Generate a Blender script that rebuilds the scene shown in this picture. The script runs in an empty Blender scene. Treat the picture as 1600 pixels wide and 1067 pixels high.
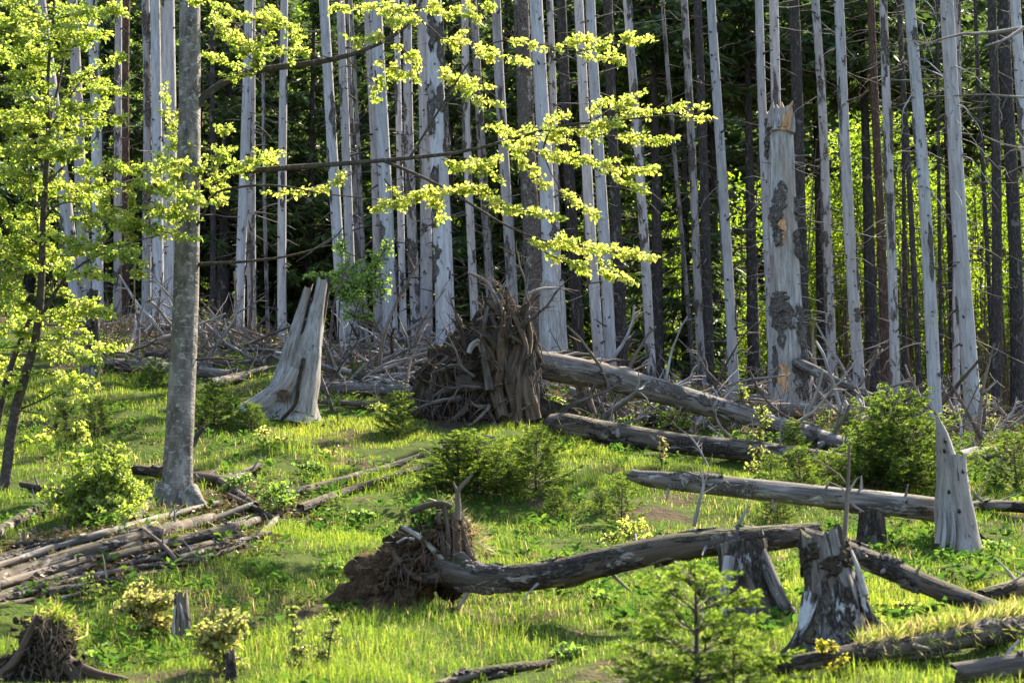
import bpy, math, random
import numpy as np
from mathutils import Matrix

SC = bpy.context.scene
COL = SC.collection
random.seed(7)
RNG = np.random.default_rng(11)
R = math.radians

# ------------------------------------------------------------------ camera
F = 3000.0                       # focal length in pixels of the 1600 px wide photograph
PITCH = R(10.0)
cam_d = bpy.data.cameras.new('camera')
cam_d.sensor_width = 36.0
cam_d.lens = F / 1600.0 * 36.0
cam_d.clip_start = 0.1
cam_d.clip_end = 2000.0
cam_d.dof.use_dof = True
cam_d.dof.focus_distance = 36.0
cam_d.dof.aperture_fstop = 3.6
cam = bpy.data.objects.new('camera', cam_d)
COL.objects.link(cam)
cam.location = (0, 0, 0)
cam.rotation_euler = (R(90) + PITCH, 0, 0)
SC.camera = cam

# ------------------------------------------------------------------ sky and sun
SUN_EL, SUN_AZ = R(47.0), R(34.0)          # the sun stands behind the forest, a little to one side
world = bpy.data.worlds.new('World')
SC.world = world
world.use_nodes = True
wn = world.node_tree
wn.nodes.clear()
w_out = wn.nodes.new('ShaderNodeOutputWorld')
w_bg = wn.nodes.new('ShaderNodeBackground')
w_sky = wn.nodes.new('ShaderNodeTexSky')
w_sky.sky_type = 'NISHITA'
w_sky.sun_disc = False
w_sky.sun_elevation = SUN_EL
w_sky.sun_rotation = SUN_AZ
w_sky.dust_density = 1.5
w_bg.inputs['Strength'].default_value = 0.105
wn.links.new(w_sky.outputs[0], w_bg.inputs['Color'])
wn.links.new(w_bg.outputs[0], w_out.inputs['Surface'])
sun_d = bpy.data.lights.new('sun', 'SUN')
sun_d.energy = 5.0
sun_d.angle = R(0.5)
sun_d.color = (1.0, 0.89, 0.66)
sun = bpy.data.objects.new('sun', sun_d)
COL.objects.link(sun)
sun.rotation_euler = (R(90) - SUN_EL, 0, math.pi - SUN_AZ)
SC.view_settings.view_transform = 'Standard'
SC.view_settings.look = 'None'
SC.view_settings.gamma = 1.0
SC.view_settings.use_curve_mapping = False
SC.view_settings.exposure = 2.1
SC.cycles.use_denoising = True
SC.cycles.max_bounces = 7
SC.cycles.diffuse_bounces = 3
SC.cycles.glossy_bounces = 2
SC.cycles.transmission_bounces = 5
SC.cycles.transparent_max_bounces = 4
SC.cycles.caustics_reflective = False
SC.cycles.caustics_refractive = False
SC.cycles.sample_clamp_indirect = 6.0

# ------------------------------------------------------------------ numeric helpers
def _hash(ix, iy, iz, seed):
    h = (ix.astype(np.int64) * 374761393 + iy.astype(np.int64) * 668265263 + iz.astype(np.int64) * 2147483647 + seed * 974711) & 0xFFFFFFFF
    h = ((h ^ (h >> 13)) * 1274126177) & 0xFFFFFFFF
    h = (h ^ (h >> 16)) & 0xFFFFFFFF
    return h.astype(np.float64) / 4294967295.0

def vnoise(x, y, z=0.0, seed=0):
    """smooth value noise, -1..1"""
    x, y, z = np.broadcast_arrays(np.asarray(x, float), np.asarray(y, float), np.asarray(z, float))
    ix, iy, iz = np.floor(x), np.floor(y), np.floor(z)
    fx, fy, fz = x - ix, y - iy, z - iz
    fx, fy, fz = [f * f * (3 - 2 * f) for f in (fx, fy, fz)]
    out = 0.0
    for dx in (0, 1):
        for dy in (0, 1):
            for dz in (0, 1):
                w = (fx if dx else 1 - fx) * (fy if dy else 1 - fy) * (fz if dz else 1 - fz)
                out = out + w * _hash(ix + dx, iy + dy, iz + dz, seed)
    return out * 2 - 1

HK = np.array([(-30, -6.5), (0, -1.75), (8, -1.2), (14, -0.05), (20, 1.15), (25, 2.2), (30, 3.6), (34, 4.75), (38, 5.9), (42, 6.75), (46, 7.2),
               (52, 7.6), (60, 8.0), (75, 9.3), (90, 12.5), (106, 22), (130, 44), (180, 86), (260, 125), (420, 160)], float)
def gz(x, y):
    """height of the ground"""
    x = np.asarray(x, float); y = np.asarray(y, float)
    acc = 0.0
    for o in (-2.0, -1.0, 0.0, 1.0, 2.0):
        acc = acc + np.interp(y + o * 1.0, HK[:, 0], HK[:, 1])
    z = acc / 5
    tilt = np.interp(y, [13, 24, 38, 60, 90], [0.0, 0.028, 0.115, 0.10, 0.0])
    xx = np.clip(x, -22, 22)
    z = z - tilt * xx
    near = np.clip((y - 4) / 6, 0, 1)
    z = z + near * (0.20 * vnoise(x / 3.1, y / 3.4, 0, 3) + 0.13 * vnoise(x / 1.2, y / 1.3, 0, 4) + 0.06 * vnoise(x / .5, y / .5, 0, 5))
    return z

CP, SP = math.cos(PITCH), math.sin(PITCH)
def ray(px, py):
    u = (px - 800.0) / F; v = (533.5 - py) / F
    return np.array([u, CP - v * SP, SP + v * CP])
def at(px, py, Y):
    d = ray(px, py)
    return d * (Y / d[1])
def ground(px, py):
    d = ray(px, py)
    ys = np.linspace(9, 75, 1400)
    hz = gz(d[0] / d[1] * ys, ys)
    below = d[2] / d[1] * ys < hz
    k = int(np.argmax(below)) if below.any() else len(ys) - 1
    Y = ys[k]
    p = d * (Y / d[1])
    return np.array([p[0], Y, float(gz(p[0], Y))])
def on(px, Y, dz=0.0):
    x = (px - 800.0) / F * Y
    for _ in range(3):
        z = float(gz(x, Y))
        depth = Y * CP + z * SP
        x = (px - 800.0) / F * depth
    return np.array([x, Y, float(gz(x, Y)) + dz])
def mpp(p):
    """metres per photograph pixel at the point p"""
    return (p[1] * CP + p[2] * SP) / F
def norm(v):
    v = np.asarray(v, float)
    return v / (np.linalg.norm(v, axis=-1, keepdims=True) + 1e-12)
def curve(pts, m):
    """smooth polyline through pts, m points"""
    p = np.asarray(pts, float)
    if len(p) < 3:
        t = np.linspace(0, 1, m)[:, None]
        return p[0] * (1 - t) + p[-1] * t
    q = np.vstack([2 * p[0] - p[1], p, 2 * p[-1] - p[-2]])
    seg = np.linalg.norm(np.diff(p, axis=0), axis=1)
    cum = np.r_[0, np.cumsum(seg)]
    s = np.linspace(0, cum[-1], m)
    out = []
    for v in s:
        i = min(max(int(np.searchsorted(cum, v, side='right')) - 1, 0), len(p) - 2)
        t = (v - cum[i]) / max(seg[i], 1e-9)
        a, b, c, d = q[i], q[i + 1], q[i + 2], q[i + 3]
        out.append(0.5 * (2 * b + (c - a) * t + (2 * a - 5 * b + 4 * c - d) * t * t + (3 * b - a - 3 * c + d) * t ** 3))
    return np.array(out)
def rot_about(v, axis, ang):
    axis = norm(axis)
    return v * math.cos(ang) + np.cross(axis, v) * math.sin(ang) + axis * np.dot(axis, v) * (1 - math.cos(ang))

# ------------------------------------------------------------------ mesh builder
class MB:
    def __init__(self):
        self.v, self.gc, self.ti, self.q, self.t = [], [], [], [], []
        self.qm, self.tm = [], []
        self.n = 0
    def add(self, V, quads=None, tris=None, gc=None, tint=None, mi=0):
        V = np.asarray(V, float).reshape(-1, 3)
        self.v.append(V)
        self.gc.append(V.copy() if gc is None else np.asarray(gc, float).reshape(-1, 3))
        self.ti.append(np.full(len(V), 0.5) if tint is None else np.broadcast_to(np.asarray(tint, float), (len(V),)))
        if quads is not None and len(quads):
            a = np.asarray(quads, np.int64).reshape(-1, 4) + self.n
            self.q.append(a); self.qm.append(np.full(len(a), mi, np.int32))
        if tris is not None and len(tris):
            a = np.asarray(tris, np.int64).reshape(-1, 3) + self.n
            self.t.append(a); self.tm.append(np.full(len(a), mi, np.int32))
        self.n += len(V)
        return self
    def mesh(self, name, mats, origin=(0, 0, 0), smooth=True):
        me = bpy.data.meshes.new(name)
        if not self.v:
            return me
        V = np.vstack(self.v) - np.asarray(origin, float)
        q = np.vstack(self.q) if self.q else np.zeros((0, 4), np.int64)
        t = np.vstack(self.t) if self.t else np.zeros((0, 3), np.int64)
        me.vertices.add(len(V)); me.vertices.foreach_set('co', V.astype(np.float32).ravel())
        me.loops.add(q.size + t.size)
        me.loops.foreach_set('vertex_index', np.r_[q.ravel(), t.ravel()].astype(np.int32))
        me.polygons.add(len(q) + len(t))
        st = np.r_[np.arange(len(q)) * 4, len(q) * 4 + np.arange(len(t)) * 3].astype(np.int32)
        me.polygons.foreach_set('loop_start', st)
        mats = mats if isinstance(mats, (list, tuple)) else [mats]
        for m in mats:
            me.materials.append(m)
        if len(mats) > 1:
            me.polygons.foreach_set('material_index', np.r_[np.concatenate(self.qm) if self.qm else [], np.concatenate(self.tm) if self.tm else []].astype(np.int32))
        me.polygons.foreach_set('use_smooth', np.full(len(q) + len(t), bool(smooth)))
        a = me.attributes.new('gc', 'FLOAT_VECTOR', 'POINT'); a.data.foreach_set('vector', np.vstack(self.gc).astype(np.float32).ravel())
        a = me.attributes.new('tint', 'FLOAT', 'POINT'); a.data.foreach_set('value', np.concatenate(self.ti).astype(np.float32))
        me.update(calc_edges=True)
        return me

def frames(pts):
    T = np.gradient(pts, axis=0); T = norm(T)
    ref = np.array([0, -1.0, 0]) if abs(T[0][2]) > 0.7 else np.array([0, 0, 1.0])
    U = np.zeros_like(T)
    u = norm(ref - T[0] * np.dot(ref, T[0]))
    for i in range(len(pts)):
        u = norm(u - T[i] * np.dot(u, T[i])); U[i] = u
    return T, U, np.cross(T, U)

def tube(mb, pts, rad, n=8, rf=None, wob=0.0, wf=1.5, wl=2.0, cap0=True, cap1=True, jag=0.0, jag0=0.0, seed=0, tint=0.5, mi=0, cmi=None):
    """swept tube; returns its surface for laying patches and stubs on it. angle 0 = first frame vector"""
    pts = np.asarray(pts, float); k = len(pts)
    rad = np.broadcast_to(np.asarray(rad, float), (k,)) if np.ndim(rad) == 0 or len(rad) == k else np.interp(np.linspace(0, 1, k), np.linspace(0, 1, len(rad)), rad)
    T, U, W = frames(pts)
    S = np.r_[0, np.cumsum(np.linalg.norm(np.diff(pts, axis=0), axis=1))]
    TH = np.arange(n) / n * 2 * math.pi
    C, Sn = np.cos(TH)[None], np.sin(TH)[None]
    m = np.ones((k, n))
    if rf is not None:
        m = m * rf(S[:, None], TH[None, :])
    if wob:
        m = m * (1 + wob * vnoise(C * wf + seed * 7.1, Sn * wf, S[:, None] * wl, seed) + 0.45 * wob * vnoise(C * wf * 2.6 + 3, Sn * wf * 2.6, S[:, None] * wl * 2.3 + seed, seed + 5))
    rr = rad[:, None] * m
    V = pts[:, None] + rr[..., None] * (C[..., None] * U[:, None] + Sn[..., None] * W[:, None])
    rnd = np.random.default_rng(seed + 999)
    if jag:
        j = jag * (0.5 + 0.5 * vnoise(np.cos(TH) * 1.3 + seed, np.sin(TH) * 1.3, 0, seed)) + jag * 0.45 * rnd.random(n)
        V[-1] += T[-1] * j[:, None]
    if jag0:
        j = jag0 * (0.5 + 0.5 * vnoise(np.cos(TH) * 1.3 + seed, np.sin(TH) * 1.3, 3, seed)) + jag0 * 0.45 * rnd.random(n)
        V[0] -= T[0] * j[:, None]
    gc = np.stack([rr * C, rr * Sn, np.broadcast_to(S[:, None], rr.shape)], -1)
    i = np.arange(k - 1)[:, None] * n; a = np.arange(n)[None]; b = (a + 1) % n
    Q = np.stack([i + a, i + b, i + n + b, i + n + a], -1).reshape(-1, 4)
    mb.add(V.reshape(-1, 3), quads=Q, gc=gc.reshape(-1, 3), tint=tint, mi=mi)
    base = mb.n - k * n
    for flag, ring, sgn, jj in ((cap0, 0, -1, jag0), (cap1, k - 1, 1, jag)):
        if flag and rad[ring] > 0.004:
            c = pts[ring] - sgn * T[ring] * (jj * 0.35)
            ridx = np.arange(n) + ring * n
            tri = np.stack([ridx, np.roll(ridx, -1), np.full(n, k * n)], -1)
            if sgn < 0: tri = tri[:, ::-1]
            # add a cap whose rim is its own set of vertices (sharp edge)
            rim = V[ring]
            tt = np.stack([np.arange(n), (np.arange(n) + 1) % n, np.full(n, n)], -1)
            if sgn < 0: tt = tt[:, ::-1]
            mb.add(np.vstack([rim, c[None]]), tris=tt, gc=np.vstack([gc[ring], [[0, 0, S[ring]]]]), tint=tint, mi=mi if cmi is None else cmi)
    return dict(p=pts, T=T, U=U, W=W, S=S, r=rad, rf=rf)

def surf_at(s, frac, th, off=0.0):
    """point and outward normal on a tube's surface"""
    k = len(s['p']); f = min(max(frac, 0), 1) * (k - 1); i = min(int(f), k - 2); t = f - i
    L = lambda A: A[i] * (1 - t) + A[i + 1] * t
    nrm = norm(L(s['U']) * math.cos(th) + L(s['W']) * math.sin(th))
    r = L(s['r'])
    if s['rf'] is not None:
        r = r * float(np.asarray(s['rf'](np.array([[L(s['S'])]]), np.array([[th]]))).ravel()[0])
    return L(s['p']) + nrm * (r + off), nrm, norm(L(s['T']))

def bark_patch_mb(s, f0, th0, lf, lth, thick, seed, nl=9, nt=7):
    """one flake of bark with its own thickness lying on a tube"""
    mb = MB(); rnd = np.random.default_rng(seed)
    V = np.zeros((nl, nt, 3)); 
    prof = 0.45 + 0.55 * np.sin(np.linspace(0.12, math.pi - 0.12, nl)) ** 0.7
    l_e = prof * (0.35 + 0.95 * rnd.random(nl)); r_e = prof * (0.35 + 0.95 * rnd.random(nl))
    for i in range(nl):
        for j in range(nt):
            a = j / (nt - 1) * 2 - 1
            th = th0 + lth * (a * (l_e[i] if a < 0 else r_e[i]))
            f = f0 + lf * (i / (nl - 1) * 2 - 1) + lf * 0.12 * rnd.normal() * (i in (0, nl - 1))
            edge = (i in (0, nl - 1)) or (j in (0, nt - 1))
            V[i, j] = surf_at(s, f, th, (-0.012 if rnd.random() < .6 else thick * 1.3) if edge else thick * (0.5 + 0.9 * rnd.random()))[0]
    a = np.arange(nl - 1)[:, None] * nt; b = np.arange(nt - 1)[None]
    Q = np.stack([a + b, a + b + 1, a + nt + b + 1, a + nt + b], -1).reshape(-1, 4)
    mb.add(V.reshape(-1, 3), quads=Q)
    return mb

def stub(mb, p, d, L, r, n=5, bend=0.15, rnd=random, tint=0.5, seg=3):
    d = norm(d)
    pts = [p - d * r * 1.0]
    cur = p.copy(); dd = d.copy()
    for i in range(seg):
        dd = norm(dd + np.array([rnd.uniform(-1, 1), rnd.uniform(-1, 1), rnd.uniform(-1, 0.6)]) * bend)
        cur = cur + dd * L / seg
        pts.append(cur.copy())
    tube(mb, np.array(pts), np.linspace(r, r * 0.35, len(pts)), n, cap0=False, tint=tint)
    return np.array(pts)

# ------------------------------------------------------------------ objects
def tag(o, label=None, cat=None, group=None, kind=None):
    if label: o['label'] = label
    if cat: o['category'] = cat
    if group: o['group'] = group
    if kind: o['kind'] = kind
    return o
def thing(name, label, cat, loc, group=None):
    o = bpy.data.objects.new(name, None); COL.objects.link(o)
    o.location = [float(c) for c in loc]; o.empty_display_size = 0.1
    return tag(o, label, cat, group)
def part(name, mb, mats, parent, kind=None, label=None, smooth=True, root=None):
    """a mesh built in world coordinates, hung under its thing (or under a part of it)"""
    org = np.array(parent.location if root is None else root.location)
    me = mb.mesh(name, mats, org, smooth)
    o = bpy.data.objects.new(name, me); COL.objects.link(o); o.parent = parent
    return tag(o, label, kind=kind)
def solo(name, mb, mats, kind=None, label=None, cat=None, group=None, smooth=True, loc=(0, 0, 0)):
    me = mb.mesh(name, mats, loc, smooth)
    o = bpy.data.objects.new(name, me); COL.objects.link(o); o.location = [float(c) for c in loc]
    return tag(o, label, cat, group, kind)
def copy_thing(root, loc, rotz=0.0, scale=1.0, label=None, rx=0.0, ry=0.0):
    r = root.copy(); COL.objects.link(r)
    r.location = [float(c) for c in loc]; r.rotation_euler = (rx, ry, rotz); r.scale = (scale,) * 3 if np.ndim(scale) == 0 else scale
    if label: r['label'] = label
    for ch in list(root.children):
        c = ch.copy(); COL.objects.link(c); c.parent = r
        for g in ch.children:
            d = g.copy(); COL.objects.link(d); d.parent = c
    return r

# ------------------------------------------------------------------ materials
class NT:
    def __init__(self, name):
        self.m = bpy.data.materials.new(name); self.m.use_nodes = True
        self.t = self.m.node_tree; self.t.nodes.clear()
        self.out = self.t.nodes.new('ShaderNodeOutputMaterial')
    def n(self, kind, **kw):
        o = self.t.nodes.new(kind)
        for k, v in kw.items():
            if k in o.inputs: o.inputs[k].default_value = v
            else: setattr(o, k, v)
        return o
    def l(self, a, b): self.t.links.new(a, b)
    def attr(self, name): return self.n('ShaderNodeAttribute', attribute_name=name)
    def gcv(self, scale):
        a = self.attr('gc'); inf = self.n('ShaderNodeObjectInfo')
        mul = self.n('ShaderNodeVectorMath', operation='MULTIPLY'); self.l(a.outputs['Vector'], mul.inputs[0]); mul.inputs[1].default_value = scale
        off = self.n('ShaderNodeMath', operation='MULTIPLY'); self.l(inf.outputs['Random'], off.inputs[0]); off.inputs[1].default_value = 97.0
        add = self.n('ShaderNodeVectorMath', operation='ADD'); self.l(mul.outputs[0], add.inputs[0]); self.l(off.outputs[0], add.inputs[1])
        return add.outputs[0]
    def noise(self, vec, scale=1.0, detail=3.0, rough=0.55, dist=0.0):
        o = self.n('ShaderNodeTexNoise'); o.inputs['Scale'].default_value = scale; o.inputs['Detail'].default_value = detail
        o.inputs['Roughness'].default_value = rough; o.inputs['Distortion'].default_value = dist
        if vec is not None: self.l(vec, o.inputs['Vector'])
        return o.outputs['Fac']
    def ramp(self, fac, stops, interp='LINEAR'):
        o = self.n('ShaderNodeValToRGB'); r = o.color_ramp; r.interpolation = interp
        while len(r.elements) > 1: r.elements.remove(r.elements[0])
        r.elements[0].position = stops[0][0]; r.elements[0].color = (*stops[0][1], 1)
        for p, c in stops[1:]:
            e = r.elements.new(p); e.color = (*c, 1)
        self.l(fac, o.inputs['Fac']); return o.outputs['Color']
    def step(self, fac, lo, hi):
        o = self.n('ShaderNodeMapRange', interpolation_type='SMOOTHSTEP'); self.l(fac, o.inputs['Value'])
        o.inputs['From Min'].default_value = lo; o.inputs['From Max'].default_value = hi; return o.outputs['Result']
    def mix(self, fac, a, b, blend='MIX'):
        o = self.n('ShaderNodeMix', data_type='RGBA', blend_type=blend)
        for s, v in ((o.inputs[0], fac), (o.inputs[6], a), (o.inputs[7], b)):
            if hasattr(v, 'is_linked'): self.l(v, s)
            elif np.ndim(v): s.default_value = (*v, 1)
            else: s.default_value = v
        return o.outputs[2]
    def math(self, op, a, b=0.0):
        o = self.n('ShaderNodeMath', operation=op)
        for s, v in ((o.inputs[0], a), (o.inputs[1], b)):
            if hasattr(v, 'is_linked'): self.l(v, s)
            else: s.default_value = v
        return o.outputs[0]
    def bump(self, h, strength, dist):
        o = self.n('ShaderNodeBump'); o.inputs['Strength'].default_value = strength; o.inputs['Distance'].default_value = dist
        self.l(h, o.inputs['Height']); return o.outputs['Normal']
    def surf(self, col, rough=0.9, normal=None, spec=0.25):
        p = self.n('ShaderNodeBsdfPrincipled'); p.inputs['Roughness'].default_value = rough; p.inputs['Specular IOR Level'].default_value = spec
        if hasattr(col, 'is_linked'): self.l(col, p.inputs['Base Color'])
        else: p.inputs['Base Color'].default_value = (*col, 1)
        if normal is not None: self.l(normal, p.inputs['Normal'])
        self.l(p.outputs[0], self.out.inputs['Surface']); return self.m
    def leafy(self, col, tcol, trans=0.5, gloss=0.05):
        d = self.n('ShaderNodeBsdfDiffuse'); t = self.n('ShaderNodeBsdfTranslucent'); m = self.n('ShaderNodeMixShader')
        g = self.n('ShaderNodeBsdfGlossy'); g.inputs['Roughness'].default_value = 0.45; m2 = self.n('ShaderNodeMixShader')
        self.l(col, d.inputs['Color']); self.l(tcol, t.inputs['Color']); m.inputs[0].default_value = trans
        self.l(d.outputs[0], m.inputs[1]); self.l(t.outputs[0], m.inputs[2])
        m2.inputs[0].default_value = gloss; self.l(m.outputs[0], m2.inputs[1]); self.l(g.outputs[0], m2.inputs[2])
        self.l(m2.outputs[0], self.out.inputs['Surface']); return self.m

def wood(name, dark, mid, light, warm, warm_amt=0.35, bark=None, bark_lo=0.6, crack=0.75, bump=0.5, fine=1.0, moss=0.0, pale=0.0):
    """weathered wood, grain along the stem, some patches of old bark left on it"""
    N = NT(name)
    streak = N.noise(N.gcv((17 * fine, 17 * fine, 1.9)), 1.0, 5, 0.65)
    blotch = N.noise(N.gcv((3.2, 3.2, 0.9)), 1.0, 3, 0.55)
    col = N.ramp(streak, [(0.28, dark), (0.47, mid), (0.68, light)])
    inf = N.n('ShaderNodeObjectInfo')
    col = N.mix(N.math('MULTIPLY', N.step(blotch, 0.42, 0.68), warm_amt), col, warm)
    fineg = N.noise(N.gcv((70 * fine, 70 * fine, 2.0)), 1.0, 2, 0.5)
    crk = N.step(N.noise(N.gcv((42 * fine, 42 * fine, 1.3)), 1.0, 2, 0.5), 0.36, 0.27)
    col = N.mix(N.math('MULTIPLY', crk, crack), col, tuple(c * 0.32 for c in dark))
    spot = N.step(N.noise(N.gcv((11, 11, 6)), 1.0, 3, 0.55), 0.64, 0.70)
    col = N.mix(N.math('MULTIPLY', spot, 0.7), col, tuple(c * 0.5 for c in dark))
    val = N.n('ShaderNodeHueSaturation'); N.l(col, val.inputs['Color'])
    N.l(N.math('ADD', N.math('MULTIPLY', inf.outputs['Random'], 0.45), 0.78), val.inputs['Value']); col = val.outputs[0]
    h = N.math('SUBTRACT', N.math('ADD', streak, N.math('MULTIPLY', fineg, 0.4)), N.math('MULTIPLY', crk, 1.2))
    if bark is not None:
        bn = N.noise(N.gcv((4.5, 4.5, 1.6)), 1.0, 5, 0.62, 0.3)
        bm = N.step(bn, bark_lo, bark_lo + 0.05)
        sc = N.n('ShaderNodeTexVoronoi', feature='F1'); sc.inputs['Scale'].default_value = 1.0; N.l(N.gcv((38, 38, 20)), sc.inputs['Vector'])
        bc = N.mix(N.step(sc.outputs['Distance'], 0.2, 0.65), bark, tuple(c * 0.38 for c in bark))
        col = N.mix(bm, col, bc)
        h = N.math('ADD', h, N.math('MULTIPLY', bm, N.math('SUBTRACT', 1.6, sc.outputs['Distance'])))
    if pale:
        pm = N.step(N.noise(N.gcv((7, 7, 2.4)), 1.0, 5, 0.7, 0.6), 0.565, 0.62)
        col = N.mix(N.math('MULTIPLY', pm, pale), col, tuple(min(c * 2.1, 0.5) for c in light))
        h = N.math('SUBTRACT', h, N.math('MULTIPLY', pm, 0.5))
    if moss:
        geo = N.n('ShaderNodeNewGeometry'); sx = N.n('ShaderNodeSeparateXYZ'); N.l(geo.outputs['Normal'], sx.inputs[0])
        mm = N.math('MULTIPLY', N.step(sx.outputs['Z'], 0.3, 0.9), N.step(N.noise(N.gcv((5, 5, 2.5)), 1.0, 4, 0.6), 0.45, 0.6))
        col = N.mix(N.math('MULTIPLY', mm, moss), col, (0.07, 0.085, 0.02))
    return N.surf(col, 0.92, N.bump(h, bump, 0.02), 0.2)

def bark_mat(name, c1, c2, scale=(30, 30, 9), bump=0.8, lichen=None, lich_lo=0.62):
    N = NT(name)
    v = N.n('ShaderNodeTexVoronoi', feature='F1'); v.inputs['Scale'].default_value = 1.0; N.l(N.gcv(scale), v.inputs['Vector'])
    nz = N.noise(N.gcv((scale[0] * .4, scale[1] * .4, scale[2] * .4)), 1.0, 4, 0.6)
    col = N.mix(N.step(v.outputs['Distance'], 0.15, 0.7), c1, c2)
    col = N.mix(N.step(nz, 0.35, 0.7), col, tuple((a + b) * 0.28 for a, b in zip(c1, c2)))
    if lichen:
        col = N.mix(N.math('MULTIPLY', N.step(N.noise(N.gcv((5, 5, 3)), 1.0, 5, 0.65), lich_lo, lich_lo + 0.06), 0.8), col, lichen)
    h = N.math('ADD', N.math('MULTIPLY', v.outputs['Distance'], -1.0), nz)
    return N.surf(col, 0.95, N.bump(h, bump, 0.02), 0.15)

def leaf_mat(name, ramp_c, trans=0.55, tgain=1.5, gloss=0.05):
    N = NT(name)
    col = N.ramp(N.attr('tint').outputs['Fac'], ramp_c)
    g = N.n('ShaderNodeVectorMath', operation='MULTIPLY'); N.l(col, g.inputs[0]); g.inputs[1].default_value = tgain if np.ndim(tgain) else (tgain, tgain, tgain * 0.75)
    return N.leafy(col, g.outputs[0], trans, gloss)

M = {}
M['dead'] = wood('weathered_spruce_wood', (0.20, 0.19, 0.197), (0.335, 0.325, 0.34), (0.455, 0.44, 0.455), (0.29, 0.25, 0.23), 0.4, bark=(0.15, 0.13, 0.12), bark_lo=0.635, crack=0.5, bump=0.35)
M['dead_mottled'] = wood('half_barked_spruce_wood', (0.195, 0.18, 0.185), (0.325, 0.31, 0.32), (0.44, 0.425, 0.435), (0.30, 0.25, 0.22), 0.5, bark=(0.15, 0.13, 0.12), bark_lo=0.55, crack=0.5, bump=0.4)
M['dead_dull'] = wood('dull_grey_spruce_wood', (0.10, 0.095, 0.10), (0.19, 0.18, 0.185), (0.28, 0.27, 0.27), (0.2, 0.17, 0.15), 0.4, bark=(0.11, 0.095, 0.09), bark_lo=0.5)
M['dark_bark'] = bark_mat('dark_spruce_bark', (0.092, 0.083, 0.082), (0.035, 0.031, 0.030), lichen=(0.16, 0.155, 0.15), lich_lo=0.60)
M['red_bark'] = bark_mat('reddish_spruce_bark', (0.15, 0.095, 0.075), (0.06, 0.04, 0.032))
M['old_bark'] = bark_mat('peeling_grey_bark', (0.21, 0.185, 0.17), (0.07, 0.056, 0.048), (45, 45, 26), lichen=(0.3, 0.29, 0.27), lich_lo=0.58)
M['fresh'] = wood('fresh_split_wood', (0.22, 0.11, 0.05), (0.42, 0.24, 0.12), (0.55, 0.38, 0.22), (0.5, 0.25, 0.1), 0.3, crack=0.4)
M['log'] = wood('old_log_wood', (0.048, 0.040, 0.037), (0.11, 0.095, 0.088), (0.25, 0.232, 0.222), (0.15, 0.112, 0.085), 0.6, bark=(0.10, 0.085, 0.075), bark_lo=0.56, crack=0.85, bump=0.8, moss=0.25, pale=0.5)
M['log_dark'] = wood('dark_log_wood', (0.034, 0.026, 0.022), (0.072, 0.057, 0.048), (0.16, 0.135, 0.12), (0.105, 0.072, 0.05), 0.6, bark=(0.07, 0.055, 0.047), bark_lo=0.5, crack=0.85, bump=0.9, moss=0.35, pale=0.75)
M['rotten'] = wood('rotten_log_wood', (0.05, 0.04, 0.035), (0.10, 0.08, 0.068), (0.19, 0.165, 0.145), (0.13, 0.085, 0.05), 0.6, bark=(0.055, 0.042, 0.035), bark_lo=0.48, bump=0.9, moss=0.6)
M['stump'] = wood('stump_wood', (0.055, 0.045, 0.04), (0.125, 0.108, 0.099), (0.30, 0.28, 0.27), (0.13, 0.092, 0.068), 0.6, bark=(0.075, 0.06, 0.052), bark_lo=0.5, crack=0.9, bump=1.0, moss=0.2, pale=0.8)
M['silver'] = wood('silvery_stump_wood', (0.12, 0.108, 0.102), (0.25, 0.233, 0.225), (0.42, 0.40, 0.39), (0.21, 0.16, 0.125), 0.6, crack=0.85, bump=0.8, fine=1.0)
M['root'] = wood('root_wood', (0.036, 0.025, 0.019), (0.088, 0.061, 0.045), (0.20, 0.155, 0.122), (0.10, 0.058, 0.035), 0.6, crack=0.8, bump=0.8)
M['root_grey'] = wood('grey_root_wood', (0.036, 0.028, 0.024), (0.075, 0.060, 0.051), (0.20, 0.175, 0.158), (0.08, 0.053, 0.036), 0.5, crack=0.7, bump=0.6)
M['twig'] = wood('dead_twig_wood', (0.10, 0.086, 0.078), (0.20, 0.178, 0.165), (0.36, 0.335, 0.32), (0.2, 0.14, 0.11), 0.6, crack=0.3, bump=0.3)
M['twig_brown'] = wood('brown_twig_wood', (0.06, 0.045, 0.038), (0.115, 0.088, 0.074), (0.2, 0.165, 0.145), (0.14, 0.085, 0.055), 0.6, crack=0.3, bump=0.3)
M['stub'] = wood('branch_stub_wood', (0.03, 0.025, 0.023), (0.06, 0.053, 0.05), (0.12, 0.11, 0.105), (0.1, 0.08, 0.07), 0.5, crack=0.3, bump=0.3)

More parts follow.
